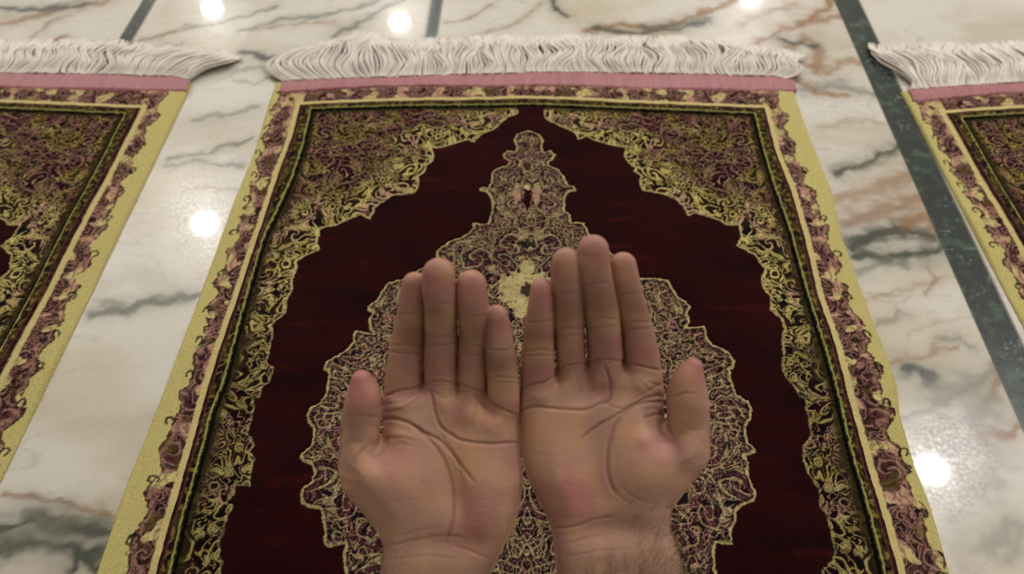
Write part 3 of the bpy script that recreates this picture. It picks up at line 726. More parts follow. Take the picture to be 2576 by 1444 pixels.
class Field:
    def __init__(s, lo, hi, h):
        s.lo = np.array(lo, float); s.h = h
        s.ax = [np.arange(lo[i], hi[i] + h, h, dtype=np.float32) for i in range(3)]
        s.D = np.full([len(a) for a in s.ax], 60.0 * h, np.float32)
    def sub(s, lo, hi):
        sl = []
        for i in range(3):
            a = int(np.clip((lo[i] - s.lo[i]) / s.h - 1, 0, len(s.ax[i]) - 1)); b = int(np.clip((hi[i] - s.lo[i]) / s.h + 2, a + 1, len(s.ax[i])))
            sl.append(slice(a, b))
        g = [s.ax[0][sl[0]][:, None, None], s.ax[1][sl[1]][None, :, None], s.ax[2][sl[2]][None, None, :]]
        return tuple(sl), g
    def union(s, sl, d, k):
        o = s.D[sl]
        if k <= 0: s.D[sl] = np.minimum(o, d); return
        hh = np.maximum(k - np.abs(o - d), 0) / k
        s.D[sl] = np.minimum(o, d) - hh * hh * k * .25
    def chain(s, pts, rad, k=0, flat=1.0, seam=None):
        """tapering limb through pts; its own field first, then joined to the rest with softness k"""
        P = np.array(pts, np.float32); R = np.array(rad, np.float32); pad = R.max() + max(k, 0) + 3 * s.h + 6
        sl, (x, y, z) = s.sub(P.min(0) - pad, P.max(0) + pad)
        best = None
        for i in range(len(P) - 1):
            a, b = P[i], P[i + 1]; d = b - a; L = float(d @ d) + 1e-9
            t = np.clip(((x - a[0]) * d[0] + (y - a[1]) * d[1] + (z - a[2]) * d[2]) / L, 0, 1)
            q = np.sqrt((x - a[0] - t * d[0]) ** 2 + (y - a[1] - t * d[1]) ** 2 + ((z - a[2] - t * d[2]) / flat) ** 2) - (R[i] + (R[i + 1] - R[i]) * (t * t * (3 - 2 * t) * .5 + t * .5))
            best = q if best is None else np.minimum(best, q)
        s.union(sl, best, k)
def smooth_path(P, R, n):
    """Catmull-Rom through control points, radii too"""
    P = np.array([list(p) + [r] for p, r in zip(P, R)], float)
    Q = np.vstack([2 * P[0] - P[1], P, 2 * P[-1] - P[-2]]); out = []
    for i in range(1, len(Q) - 2):
        for t in np.linspace(0, 1, n, endpoint=False):
            a, b, c, d = Q[i - 1], Q[i], Q[i + 1], Q[i + 2]
            out.append(.5 * (2 * b + (c - a) * t + (2 * a - 5 * b + 4 * c - d) * t * t + (3 * b - a - 3 * c + d) * t ** 3))
    out.append(P[-1]); out = np.array(out)
    return out[:, :3], np.maximum(out[:, 3], 1)
ZL = lambda p: (800 + p[0] / 1.633, 560 + p[1] / 1.633)
ZR = lambda p: (1240 + p[0] / 1.633, 560 + p[1] / 1.633)
ZS = 1 / 1.633
def proj(p, w):
    """centre of a joint seen at p whose depth out of the palm is w"""
    k = 1 - w * PXM / 0.47
    return (1288 + (p[0] - 1288) * k, 722 + (p[1] - 722) * k, w)
# each finger: rows (left edge, right edge, y, w) in the zoomed trace, from tip to root
LEFT = dict(z=ZL,
  index=[(347, 449, 254, -2), (337, 449, 300, -6), (327, 447, 370, -14), (311, 444, 440, -24), (296, 442, 510, -36), (282, 438, 600, -46), (271, 430, 690, -56), (262, 430, 790, -64)],
  middle=[(433, 560, 211, 44), (430, 563, 262, 38), (438, 569, 330, 26), (440, 571, 400, 8), (440, 575, 475, -10), (435, 575, 560, -28), (434, 577, 650, -44), (436, 574, 760, -60)],
  ring=[(571, 690, 255, 32), (569, 697, 310, 27), (576, 704, 380, 14), (579, 699, 450, 0), (576, 696, 520, -14), (574, 697, 600, -28), (574, 696, 680, -42), (574, 700, 780, -60)],
  pinky=[(687, 779, 384, 20), (685, 790, 430, 14), (689, 809, 518, 4), (692, 819, 590, -8), (695, 827, 650, -18), (697, 830, 730, -30), (705, 828, 800, -42), (705, 826, 880, -58)],
  thumb=[(136, 224, 650, 36), (121, 257, 712, 26), (104, 258, 775, 14), (97, 254, 840, 2), (88, 248, 910, -16), (86, 262, 990, -40)],
  palm=[(262,705),(300,680),(440,655),(575,655),(700,690),(810,770),(828,860),(836,1000),(846,1080),(828,1200),(788,1300),(745,1380),(715,1444),(660,1580),(275,1580),(250,1444),(262,1350),(240,1285),(165,1200),(88,1120),(70,1050),(82,950),(140,900),(250,890),(258,850),(260,780)],
  creases=[  # (points, half width, depth)
   ([(322,372),(380,378),(440,370)], 5, 2.2), ([(298,505),(370,502),(440,508)], 4.5, 3.6), ([(290,530),(370,538),(438,530)], 4.5, 3.8), ([(268,716),(330,692),(390,684),(424,668)], 5, 7),
   ([(438,326),(500,336),(566,328)], 5, 2.4), ([(442,468),(510,466),(572,472)], 4.5, 3.4), ([(440,498),(510,504),(572,498)], 4.5, 3.6), ([(436,660),(500,652),(574,664)], 4.5, 5.5), ([(440,672),(500,668),(560,668)], 3.5, 2.5),
   ([(578,378),(640,386),(700,378)], 5, 2.2), ([(580,510),(640,506),(694,512)], 4, 2.8), ([(580,532),(640,545),(694,540)], 4.5, 3.6), ([(574,662),(630,680),(694,692)], 4.5, 6), ([(590,684),(640,698),(690,704)], 3.5, 2.6),
   ([(690,518),(750,526),(808,518)], 4.5, 3), ([(694,640),(760,636),(826,642)], 4.5, 3.4), ([(696,658),(760,658),(826,656)], 4, 2.6), ([(697,708),(715,742),(760,768),(820,795)], 5, 7.5),
   ([(824,908),(760,906),(700,905),(600,897),(545,873),(505,838),(484,790),(472,735),(460,685)], 6, 8), ([(258,815),(300,806),(350,812),(400,835),(450,868),(498,892),(548,945),(590,1000),(640,1055)], 6.5, 9),
   ([(400,838),(460,890),(505,950),(535,1020),(552,1100),(556,1180),(545,1260),(520,1320)], 7, 8), ([(300,810),(380,828),(440,862)], 5, 4), ([(490,818),(516,862),(514,905)], 4, 4), ([(500,868),(560,950),(590,1040),(606,1112)], 4.5, 3.5),
   ([(576,650),(574,690),(562,725)], 5, 5), ([(640,690),(645,760),(630,830)], 7, 2), ([(264,782),(340,765),(400,730),(440,700)], 5, 3.5), ([(270,750),(350,732),(428,690)], 5, 3.2), ([(470,690),(520,720),(560,700)], 5, 2), ([(590,900),(540,860),(520,840)], 4, 2),
   ([(253,800),(248,850),(250,905)], 6, 9), ([(250,905),(200,920),(165,955),(150,985)], 7, 5), ([(252,905),(295,884),(350,878),(400,890)], 6, 4.5), ([(290,930),(330,905),(380,905)], 5, 2), ([(148,797),(190,793),(245,804)], 5, 4.5), ([(160,840),(200,838),(240,850)], 6, 1.5),
   ([(268,1335),(340,1318),(420,1298),(540,1290),(600,1300)], 6, 3.4), ([(560,1335),(630,1355),(700,1385)], 6, 3.4), ([(330,1285),(430,1255),(520,1250)], 6, 2), ([(300,1390),(420,1370),(560,1385)], 6, 2)],
  bumps=[  # (x, y, rx, ry, angle, height)
   (330, 1070, 190, 215, -15, 36), (215, 1010, 110, 130, 0, 10), (700, 1110, 130, 240, 6, 20), (560, 860, 110, 60, 0, -3), (560, 1090, 60, 170, -10, -16), (545, 1330, 200, 70, 0, -12),
   (350, 745, 70, 34, -15, 9), (520, 745, 40, 42, 0, 8), (620, 770, 50, 60, 0, 8), (735, 830, 70, 60, 20, 11), (420, 1400, 34, 120, 5, 3), (560, 1420, 30, 120, 5, 2), (330, 870, 80, 22, 10, 5)])
RIGHT = dict(z=ZR,
  index=[(481, 587, 175, 12), (482, 598, 225, 6), (489, 614, 290, -6), (510, 634, 360, -18), (524, 655, 425, -30), (531, 672, 500, -42), (537, 688, 575, -52), (548, 700, 690, -62)],
  middle=[(350, 473, 114, 44), (349, 479, 170, 38), (361, 492, 250, 24), (370, 508, 330, 6), (380, 522, 410, -10), (385, 527, 490, -28), (388, 531, 570, -42), (390, 534, 690, -60)],
  ring=[(243, 357, 161, 36), (240, 363, 215, 30), (247, 369, 290, 18), (247, 373, 370, 2), (250, 374, 450, -12), (255, 379, 520, -28), (261, 384, 585, -42), (262, 388, 690, -60)],
  pinky=[(155, 247, 274, 24), (147, 250, 325, 18), (135, 251, 405, 6), (126, 251, 475, -6), (119, 253, 540, -16), (114, 255, 600, -28), (112, 256, 665, -40), (110, 262, 760, -58)],
  thumb=[(782, 860, 594, 36), (737, 868, 648, 28), (716, 881, 710, 16), (717, 887, 780, 4), (722, 893, 860, -14), (706, 892, 940, -40)],
  palm=[(112,690),(125,672),(255,600),(383,580),(530,572),(684,590),(706,650),(713,720),(722,830),(860,850),(897,905),(902,950),(888,1005),(822,1100),(748,1195),(738,1250),(756,1310),(778,1380),(792,1444),(810,1580),(275,1580),(262,1444),(246,1300),(232,1240),(188,1160),(148,1080),(122,1000),(110,900),(103,800),(106,745)],
  creases=[
   ([(488,288),(550,296),(612,288)], 5, 2.2), ([(518,412),(590,408),(655,410)], 4.5, 3.2), ([(524,432),(590,440),(655,434)], 4.5, 3.6), ([(532,574),(600,588),(690,608)], 5, 7),
   ([(360,250),(430,254),(490,240)], 5, 2.4), ([(378,404),(450,392),(520,400)], 4.5, 3.6), ([(380,430),(450,432),(522,424)], 4.5, 3.2), ([(386,574),(450,562),(532,570)], 4.5, 6), ([(395,588),(450,578),(520,580)], 3.5, 2.4),
   ([(248,288),(310,292),(368,286)], 5, 2.2), ([(248,442),(310,432),(372,438)], 4.5, 3.6), ([(250,466),(310,466),(374,462)], 4.5, 3), ([(257,604),(310,586),(382,580)], 4.5, 6), ([(270,614),(320,602),(370,596)], 3.5, 2.4),
   ([(136,410),(190,410),(250,402)], 4.5, 3), ([(124,532),(190,524),(250,528)], 4.5, 3.4), ([(122,548),(190,546),(252,546)], 4, 2.6), ([(112,690),(150,668),(215,656),(250,630),(258,605)], 5, 7.5),
   ([(104,775),(170,755),(240,762),(340,770),(400,766),(436,746),(465,740),(480,715),(482,660),(470,620),(458,590)], 6, 7.5), ([(716,716),(670,712),(625,722),(585,742),(540,768),(500,795),(450,825),(400,860),(365,888)], 6, 8.5),
   ([(705,740),(650,736),(590,748),(540,780),(500,830),(475,900),(466,980),(474,1050),(500,1110)], 7, 7.5), ([(465,742),(500,760),(545,765)], 4, 3), ([(560,735),(630,695),(700,655)], 5, 3.5), ([(640,655),(680,668),(705,665)], 5, 3.5), ([(600,650),(660,700),(700,700)], 5, 2.5),
   ([(340,620),(360,680),(340,740)], 8, 2), ([(130,740),(180,715),(200,700)], 6, 2), ([(722,780),(722,818)], 7, 9), ([(724,818),(690,788),(640,795),(620,800)], 6, 5.5), ([(722,818),(765,816),(810,838),(850,880),(880,930)], 6, 2), ([(715,800),(670,765),(620,770)], 5, 3), ([(740,716),(785,703),(835,703)], 5, 4),
   ([(242,1262),(330,1248),(410,1222),(490,1208)], 6, 5), ([(300,1322),(380,1300),(470,1290)], 6, 2.2), ([(480,1060),(520,1120),(560,1150)], 5, 2), ([(530,1085),(600,1130),(680,1150)], 5, 1.8), ([(300,1380),(420,1350),(560,1345)], 6, 2)],
  bumps=[
   (640, 1000, 190, 190, 20, 36), (790, 940, 90, 120, 0, 8), (270, 1080, 130, 250, -8, 22), (400, 900, 80, 150, 5, -8), (420, 700, 110, 50, 0, -6), (500, 1270, 220, 70, 0, -12),
   (190, 715, 60, 34, -10, 8), (300, 680, 60, 48, 0, 8), (420, 660, 40, 52, 0, 8), (590, 660, 80, 44, 5, 11), (420, 1420, 34, 120, -5, 3), (510, 1420, 30, 120, -5, 2), (640, 870, 90, 40, -15, 7)])
def build_hand(S, elbow, hvox=2.4):
    z = S['z']
    pal = [z(p) for p in S['palm']]
    xs = [p[0] for p in pal]; tip = min(z((0, S[f][0][2]))[1] for f in ('index', 'middle', 'ring', 'pinky')) - 50
    Fd = Field((min(xs) - 60, tip, -150), (max(xs) + 60, 1530, 150), hvox)
    # palm: rounded slab following the traced outline, hollowed and padded below
    x2, y2 = np.meshgrid(Fd.ax[0], Fd.ax[1], indexing='ij')
    d2 = sdf_poly(x2, y2, pal).astype(np.float32)
    top = z((0, 640))[1]
    zc = -54 + 0 * y2 + .10 * np.clip(y2 - 1250, 0, 500) - 8 * smst(top + 60, top, y2)
    hh = 50 - 14 * smst(top + 110, top, y2) + 8 * smst(1050, 1250, y2)
    rr = 44.0
    q1 = (d2 + rr)[:, :, None]; q2 = np.abs(Fd.ax[2][None, None, :] - zc[:, :, None]) - hh[:, :, None] + rr
    dp = np.sqrt(np.maximum(q1, 0) ** 2 + np.maximum(q2, 0) ** 2) + np.minimum(np.maximum(q1, q2), 0) - rr
    Fd.D = np.minimum(Fd.D, dp.astype(np.float32)); del dp, q1, q2
    fing = {}
    for f in ('thumb', 'pinky', 'ring', 'middle', 'index'):
        rows = S[f]; P = []; R = []
        wb = rows[-2][3]
        for i, (a, b, y, wv) in enumerate(rows):
            wv = wv + (.30 * (wv - wb) if f != 'thumb' and wv > wb else 0)
            c = z(((a + b) / 2, y)); r = (b - a) / 2 * ZS * (1.005 if i else 1.01)
            if i == 0: r = max(r, 0)
            P.append(proj(c, wv)); R.append(r)
        # shrink the first radius so that the rounded end lands on the finger tip
        Pp, Rp = smooth_path(P, R, 5)
        fing[f] = (Pp, Rp)
        if f == 'thumb': Fd.chain(Pp, Rp, 16)
        else:
            # phalanges join the palm softly but stay apart from each other
            own = Field.__new__(Field)
            pad = 60; lo = Pp.min(0) - pad; hi = Pp.max(0) + pad
            sl, g = Fd.sub(lo, hi)
            best = None
            for i in range(len(Pp) - 1):
                a, b = Pp[i], Pp[i + 1]; d = b - a; Lq = float(d @ d) + 1e-9
                t = np.clip(((g[0] - a[0]) * d[0] + (g[1] - a[1]) * d[1] + (g[2] - a[2]) * d[2]) / Lq, 0, 1)
                q = ((((g[0] - a[0] - t * d[0]) ** 2 + (g[1] - a[1] - t * d[1]) ** 2) + 1e-6) ** 1.3 + (np.abs(g[2] - a[2] - t * d[2]) * 1.06) ** 2.6) ** (1 / 2.6) - (Rp[i] + (Rp[i + 1] - Rp[i]) * t)
                best = q if best is None else np.minimum(best, q)
            fing[f + '_f'] = (sl, best.astype(np.float32))
    palmD = Fd.D.copy()
    for f in ('pinky', 'ring', 'middle', 'index'):
        sl, q = fing[f + '_f']
        k = 11.0; o = palmD[sl]
        hq = np.maximum(k - np.abs(o - q), 0) / k
        web = np.minimum(o, q) - hq * hq * k * .25
        Fd.D[sl] = np.minimum(Fd.D[sl], web)
    V, Q = surface_nets(Fd.D, Fd.lo, Fd.h)
    # vertex normals from the field's gradient
    def grad(V):
        def smp(P):
            u = (P - Fd.lo) / Fd.h; sh = np.array(Fd.D.shape) - 1.001; u = np.clip(u, 0, sh); i = u.astype(int); f = u - i
            r = 0
            for a in (0, 1):
                for b in (0, 1):
                    for c in (0, 1):
                        wgt = (f[:, 0] if a else 1 - f[:, 0]) * (f[:, 1] if b else 1 - f[:, 1]) * (f[:, 2] if c else 1 - f[:, 2])
                        r = r + wgt * Fd.D[i[:, 0] + a, i[:, 1] + b, i[:, 2] + c]
            return r
        e = 2.0; G = np.stack([smp(V + np.eye(3)[k] * e) - smp(V - np.eye(3)[k] * e) for k in range(3)], -1)
        return G / (np.linalg.norm(G, axis=1)[:, None] + 1e-9)
    # relax the voxel steps a little
    E = np.concatenate([Q[:, [0, 1]], Q[:, [1, 2]], Q[:, [2, 3]], Q[:, [3, 0]]])
    for it in range(3):
        acc = np.zeros_like(V); cn = np.zeros(len(V))
        for a, b in ((0, 1), (1, 0)):
            for k in range(3): acc[:, k] += np.bincount(E[:, a], weights=V[E[:, b], k], minlength=len(V))
            cn += np.bincount(E[:, a], minlength=len(V))
        V = V * .4 + .6 * acc / cn[:, None]
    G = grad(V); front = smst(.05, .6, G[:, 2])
    # where this point appears in the trace
    kk = 1 - V[:, 2] * PXM / 0.47
    tx = 1288 + (V[:, 0] - 1288) / kk; ty = 722 + (V[:, 1] - 722) / kk
    ox, oy = z((0, 0)); tx = (tx - ox) * 1.633; ty = (ty - oy) * 1.633
    up = np.zeros(len(V))
    isf = smst(z((0, 0))[1], z((0, 0))[1] + 1, V[:, 1])
    for (bx, by, rx, ry, ang, hgt) in S['bumps']:
        ca, sa = math.cos(math.radians(ang)), math.sin(math.radians(ang))
        ex = (tx - bx) * ca + (ty - by) * sa; ey = -(tx - bx) * sa + (ty - by) * ca
        up += hgt * np.exp(-((ex / rx) ** 2 + (ey / ry) ** 2) * 1.3)
    palm_edge = smst(-10, 85, -np.array(sdf_poly(V[:, 0] * 1.0, V[:, 1] * 1.0, pal)))
    up *= 1.25 * (.30 + .70 * palm_edge)
    rim_ = np.clip(1 + np.array(sdf_poly(V[:, 0] * 1.0, V[:, 1] * 1.0, pal)) / 95.0, 0, 1)
    V[:, 2] += (up - 20 * rim_ ** 2 * smst(top + 50, top + 130, V[:, 1])) * front
    jx = perlin(tx / 26, ty / 26, 901) * 2.4; jy = perlin(tx / 26, ty / 26, 902) * 2.4
    crease = np.zeros(len(V)); dep = np.zeros(len(V))
    for pts, hw, dp_ in S['creases']:
        pth, _ = smooth_path([(p[0], p[1], 0) for p in pts], [1] * len(pts), 5)
        a = np.array(pth)[:, :2]
        m = (tx > a[:, 0].min() - 45) & (tx < a[:, 0].max() + 45) & (ty > a[:, 1].min() - 45) & (ty < a[:, 1].max() + 45)
        d = seg_dist(tx[m] + jx[m], ty[m] + jy[m], a)
        # creases fade towards their ends
        te = np.minimum(np.hypot(tx[m] - a[0, 0], ty[m] - a[0, 1]), np.hypot(tx[m] - a[-1, 0], ty[m] - a[-1, 1]))
        fade = .55 + .45 * smst(0, 30, te)
        g = (np.exp(-(d / (hw * 1.05)) ** 2) * dp_ - np.exp(-((d - hw * 2.6) / (hw * 1.5)) ** 2) * dp_ * .08) * fade
        dep[m] += g; crease[m] = np.maximum(crease[m], np.exp(-(d / (hw * 1.1)) ** 2) * min(1, dp_ / 6) * fade)
    fine = (perlin(tx / 9, ty / 5.5, 903) * .35 + perlin(tx / 30, ty / 16, 904) * .5) * smst(640, 760, ty)
    V -= G * ((dep * ZS * .78 - fine * ZS) * front)[:, None]
    # skin colours: ochre on the middle joints, pinker pads and palm heels
    base = np.zeros((len(V), 3), np.float32) + np.array(srgb(187, 144, 125), np.float32)
    rsy = lambda f, i: S[f][i][2]
    pink = np.zeros(len(V)); tan = np.zeros(len(V))
    for f in ('index', 'middle', 'ring', 'pinky', 'thumb'):
        Pp, Rp = fing[f]; n = len(Pp)
        dd = np.linalg.norm(V[:, None, :2] - Pp[None, :, :2], axis=2); near = dd.argmin(1); dm = dd.min(1)
        m = smst(1.6, 1.1, dm / Rp[near]); u = near / (n - 1)
        if f == 'thumb': pink = np.maximum(pink, m * smst(.55, .1, u)); continue
        pink = np.maximum(pink, m * np.exp(-((u - .10) / .13) ** 2)); tan = np.maximum(tan, m * np.exp(-((u - .43) / .16) ** 2))
        pink = np.maximum(pink, m * .8 * np.exp(-((u - .76) / .11) ** 2))
    for (bx, by, rx, ry, amt) in S['blush']:
        pink = np.maximum(pink, 1.25 * amt * np.exp(-(((tx - bx) / rx) ** 2 + ((ty - by) / ry) ** 2)))
    for (bx, by, rx, ry) in S['warm']:
        base = mixc(base, srgb(206, 156, 112), .75 * np.exp(-(((tx - bx) / rx) ** 2 + ((ty - by) / ry) ** 2)))
    base = mixc(base, srgb(184, 118, 108), np.clip(pink, 0, 1) * .9)
    base = mixc(base, srgb(158, 112, 86), tan * .8)
    base = mixc(base, srgb(204, 158, 118), smst(-.1, .5, perlin(tx / 120, ty / 120, 905)) * .5)
    base = mixc(base, srgb(192, 146, 136), smst(0, .6, perlin(tx / 40, ty / 40, 906)) * .22)
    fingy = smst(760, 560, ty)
    base = base * (1.06 - .20 * fingy[:, None]) * np.array([.97, .98, 1.03], np.float32)  # fingers darkened: partly tanned skin, partly shade put into the colour
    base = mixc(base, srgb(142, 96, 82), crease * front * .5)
    base = mixc(base, srgb(160, 126, 102), smst(1290, 1440, ty) * .6)
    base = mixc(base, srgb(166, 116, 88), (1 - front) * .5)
    return V, Q, base
LEFT['warm'] = [(600, 960, 110, 130), (330, 860, 70, 40), (690, 780, 70, 60), (90, 1120, 60, 90)]
RIGHT['warm'] = [(190, 830, 80, 90), (560, 860, 60, 80), (340, 870, 60, 90), (800, 800, 50, 40)]
LEFT['blush'] = [(640, 1250, 90, 160, .7), (330, 990, 130, 120, .45), (560, 760, 80, 90, .5), (770, 1000, 60, 160, .35)]
RIGHT['blush'] = [(340, 1120, 110, 160, .75), (680, 930, 120, 100, .4), (470, 660, 120, 70, .5), (560, 1000, 90, 80, .3)]
VL, QL, CL = build_hand(LEFT, None)
VR, QR, CR = build_hand(RIGHT, None)

skin, N, L, B = material('skin', rough=.5, spec=.35)
ac = attr_node(N, 'tone'); L.new(ac.outputs['Color'], B.inputs['Base Color'])
B.inputs['Subsurface Weight'].default_value = .10; B.inputs['Subsurface Radius'].default_value = (1, .35, .2); B.inputs['Subsurface Scale'].default_value = .002
n = noise_node(N, L, 900, 4, .6); vo = N.new('ShaderNodeTexVoronoi'); vo.inputs['Scale'].default_value = 1300
tc = N.new('ShaderNodeTexCoord'); L.new(tc.outputs['Object'], vo.inputs['Vector'])
ad = N.new('ShaderNodeMath'); ad.operation = 'ADD'; L.new(n.outputs['Fac'], ad.inputs[0]); L.new(vo.outputs['Distance'], ad.inputs[1])
bump_node(N, L, ad.outputs[0], B, .22, .0006)
# forearms, neck and head belong to the same skin; only wrists and hands come into the picture
def tube_chain(Pc, R1, R2, side, nseg=40, n=6):
    """elliptical limb along a curved centre line (world metres)"""
    A, r1 = smooth_path(Pc, [v * 1000 for v in R1], n); _, r2 = smooth_path(Pc, [v * 1000 for v in R2], n); r1 = r1 / 1000; r2 = r2 / 1000
    T = np.gradient(A, axis=0); T /= np.linalg.norm(T, axis=1)[:, None]
    S = np.array(side, float)[None] - T * (T @ np.array(side, float))[:, None]; S /= np.linalg.norm(S, axis=1)[:, None]
    U = np.cross(T, S); a = np.arange(nseg) * 2 * np.pi / nseg
    V = A[:, None] + S[:, None] * (r1[:, None] * np.cos(a))[..., None] + U[:, None] * (r2[:, None] * np.sin(a))[..., None]
    m = len(A); Q = [(i * nseg + k, i * nseg + (k + 1) % nseg, (i + 1) * nseg + (k + 1) % nseg, (i + 1) * nseg + k) for i in range(m - 1) for k in range(nseg)]
    return V.reshape(-1, 3), np.array(Q)
def cup(px, py, w): return tuple(hand_to_world([(px, py, w)])[0])
WL = [cup(1093, 1400, -54), cup(1088, 1500, -46), cup(1080, 1590, -10), (-.12, .02, .165), (-.22, -.17, .24)]
WR = [cup(1560, 1400, -54), cup(1562, 1500, -46), cup(1575, 1590, -10), (.13, .02, .165), (.24, -.17, .24)]
arms = [tube_chain(W, [.018, .0345, .036, .042, .045], [.012, .0225, .030, .038, .042], (1, 0, 0)) for W in (WL, WR)]
def world_field(lo, hi, h): return Field(lo, hi, h)
HF = Field((-.16, -.44, .50), (.16, -.02, .92), .006)
HF.chain([(0, -.29, .52), (0, -.26, .64)], [.062, .056], 0)                       # neck
HF.chain([(0, -.235, .80), (0, -.215, .775)], [.088, .086], .02)                  # skull
HF.chain([(0, -.175, .765), (0, -.155, .700)], [.062, .040], .03)                 # face to chin
HF.chain([(0, -.112, .775), (0, -.088, .742)], [.010, .015], .012)                # nose
for sx in (-1, 1):
    HF.chain([(sx * .086, -.235, .775), (sx * .090, -.240, .735)], [.016, .010], .008)  # ears
    HF.chain([(sx * .05, -.17, .70), (sx * .07, -.22, .70)], [.03, .03], .02)            # jaw
    HF.chain([(sx * .018, -.117, .793), (sx * .048, -.124, .795)], [.009, .008], .012)   # brows
    HF.chain([(sx * .032, -.118, .776), (sx * .033, -.118, .776)], [.011, .011], .003)   # lids
HF.chain([(-.022, -.112, .712), (0, -.106, .714), (.022, -.112, .712)], [.006, .008, .006], .004)
HF.chain([(-.018, -.112, .701), (0, -.107, .699), (.018, -.112, .701)], [.006, .008, .006], .004)
VH, QH = surface_nets(HF.D, HF.lo, HF.h)
blocks = [(hand_to_world(VL), QL, CL), (hand_to_world(VR), QR, CR)]
for v, q in arms + [(VH, QH)]:
    blocks.append((v, q, np.tile(np.array(srgb(146, 112, 92), np.float32), (len(v), 1))))
off = 0; BV, BQ, BC = [], [], []
for v, q, c in blocks: BV.append(v); BQ.append(q + off); BC.append(c); off += len(v)
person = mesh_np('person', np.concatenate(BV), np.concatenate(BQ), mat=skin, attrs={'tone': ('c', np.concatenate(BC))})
tag(person, 'person holding out both bare hands side by side, palms up, over the middle prayer rug', 'person')
# dark hair on the inner side of the wrists
def arm_hairs(V, z, boxes, seed):
    rs = np.random.RandomState(seed); W = hand_to_world(V); VV = []; QQ = []; off = 0
    kk = 1 - V[:, 2] * PXM / 0.47; sx = 1288 + (V[:, 0] - 1288) / kk; sy = 722 + (V[:, 1] - 722) / kk
    for (x0, x1, y0, y1, n, ang) in boxes:
        cand = np.nonzero((sx > x0) & (sx < x1) & (sy > y0) & (sy < y1) & (V[:, 2] > -75))[0]
        if not len(cand): continue
        for v in rs.choice(cand, n):
            a = math.radians(ang + rs.uniform(-28, 28)); ln = rs.uniform(20, 46); cv = rs.uniform(-.6, .6)
            p = V[v].copy(); pts = []
            for k in range(6):
                t = k / 5
                pts.append(p + np.array([0, 0, 1.5 + 9 * math.sin(t * 2.4)])); a += cv / 5
                p = p + np.array([math.cos(a), -math.sin(a), -.10 * k]) * ln / 5
            P = hand_to_world(np.array(pts)); T = np.gradient(P, axis=0); T /= np.linalg.norm(T, axis=1)[:, None]
            S = np.cross(T, [0, .6, .8]); S /= np.linalg.norm(S, axis=1)[:, None] + 1e-9; U = np.cross(S, T)
            for k in range(6):
                rr = .00011 * (1 - .7 * k / 5)
                for q in range(3): VV.append(P[k] + rr * (S[k] * math.cos(q * 2.094) + U[k] * math.sin(q * 2.094)))
            for k in range(5):
                for q in range(3): QQ.append((off + k * 3 + q, off + k * 3 + (q + 1) % 3, off + (k + 1) * 3 + (q + 1) % 3, off + (k + 1) * 3 + q))
            off += 18
    return np.array(VV), np.array(QQ)
hairm, N, L, B = material('wrist_hair', srgb(44, 32, 26), .6, .3); n = noise_node(N, L, 800, 2); bump_node(N, L, n.outputs['Fac'], B, .2, .0002)
hv1, hq1 = arm_hairs(VR, ZR, [(1600, 1760, 1330, 1520, 380, 60), (1480, 1620, 1400, 1520, 120, 75), (1560, 1700, 1270, 1350, 40, 60), (1440, 1560, 1440, 1520, 30, 90)], 5)
hv2, hq2 = arm_hairs(VL, ZL, [(950, 1040, 1390, 1520, 60, 115)], 6)
tag(mesh_np('arm_hair', np.concatenate([hv1, hv2]), np.concatenate([hq1, hq2 + len(hv1)]), mat=hairm, parent=person), 'fine dark hair on the wrists', kind='stuff')
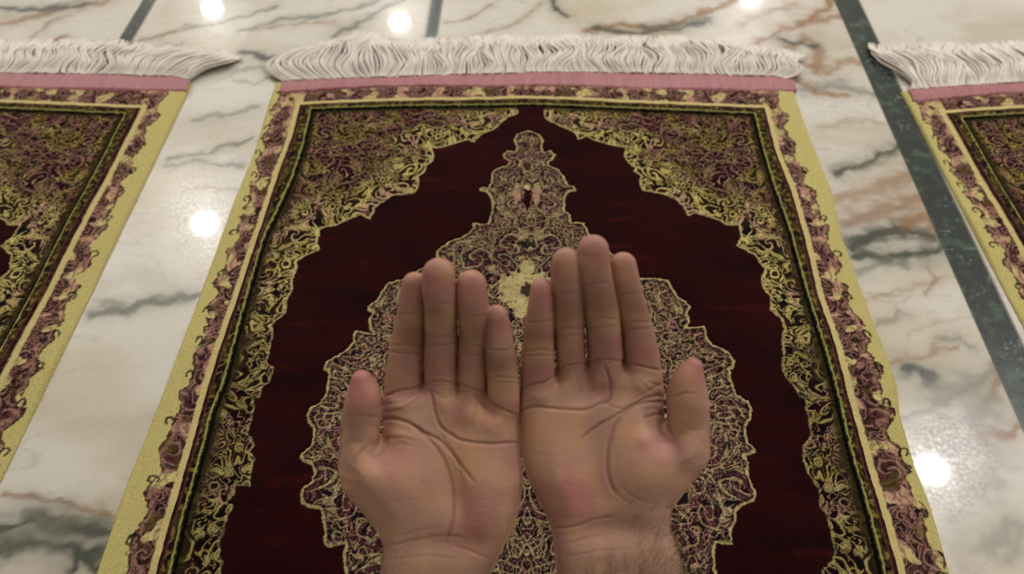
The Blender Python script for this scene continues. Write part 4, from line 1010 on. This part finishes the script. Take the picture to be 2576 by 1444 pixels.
# clothing: shirt with long sleeves, trousers of the kneeling legs, hair
def cloth_mesh(name, chains, lo, hi, h, mat, cut=None, seed=0, wr=.004):
    Fc = Field(lo, hi, h)
    for pts, rad, k in chains: Fc.chain(pts, rad, k)
    if cut is not None: Fc.D = np.maximum(Fc.D, cut(Fc))
    V, Q = surface_nets(Fc.D, Fc.lo, Fc.h)
    E = np.concatenate([Q[:, [0, 1]], Q[:, [1, 2]], Q[:, [2, 3]], Q[:, [3, 0]]])
    for it in range(3):
        acc = np.zeros_like(V); cn = np.zeros(len(V))
        for a, b in ((0, 1), (1, 0)):
            for k in range(3): acc[:, k] += np.bincount(E[:, a], weights=V[E[:, b], k], minlength=len(V))
            cn += np.bincount(E[:, a], minlength=len(V))
        V = acc / cn[:, None]
    f = fbm(V[:, 0] * 14 + V[:, 2] * 9, V[:, 1] * 14 - V[:, 2] * 11, seed, 3)
    V[:, 2] = np.maximum(V[:, 2] + wr * f, .009)
    return mesh_np(name, V, Q, mat=mat, parent=person)
sh, N, L, B = material('shirt_cotton', srgb(206, 204, 198), .9, .1); n = noise_node(N, L, 400, 3); bump_node(N, L, n.outputs['Fac'], B, .3, .001)
tr, N, L, B = material('trouser_cotton', srgb(70, 70, 74), .9, .1); n = noise_node(N, L, 400, 3); bump_node(N, L, n.outputs['Fac'], B, .3, .001)
hr, N, L, B = material('dark_hair', srgb(30, 24, 20), .55, .4); n = noise_node(N, L, 300, 3); bump_node(N, L, n.outputs['Fac'], B, .8, .004)
ch = [([(0, -.42, .20), (0, -.38, .32), (0, -.31, .46)], [.135, .130, .135], .0),
      ([(-.16, -.31, .50), (.16, -.31, .50)], [.068, .068], .08), ([(0, -.30, .54), (0, -.285, .575)], [.075, .066], .04)]
for sx, W in ((-1, WL), (1, WR)):
    el = W[4]; fa = W[3]; cf = tuple(np.array(W[2]) * .55 + np.array(W[3]) * .45)
    ch.append(([(sx * .185, -.31, .50), el], [.062, .058], .05))
    ch.append(([el, fa, cf], [.058, .052, .050], .03))
cloth_mesh('shirt', ch, (-.34, -.60, .03), (.34, .16, .66), .007, sh, seed=31)
ch = []
for sx in (-1, 1):
    ch.append(([(sx * .09, -.44, .135), (sx * .15, -.05, .095)], [.105, .072], .05))
    ch.append(([(sx * .15, -.04, .072), (sx * .11, -.42, .062), (sx * .10, -.50, .050)], [.060, .050, .040], .03))
ch.append(([(-.07, -.46, .17), (.07, -.46, .17)], [.115, .115], .05))
cloth_mesh('trousers', ch, (-.30, -.66, .0), (.30, .08, .34), .007, tr, seed=32)
cloth_mesh('hair', [([(0, -.250, .818), (0, -.235, .800)], [.090, .093], .0)], (-.12, -.36, .66), (.12, -.10, .93), .006, hr, seed=33, wr=.003,
           cut=lambda F: np.broadcast_to(((F.ax[1][None, :, None] + .170) * .8 - (F.ax[2][None, None, :] - .845) * 1.0) / 1.3, F.D.shape))
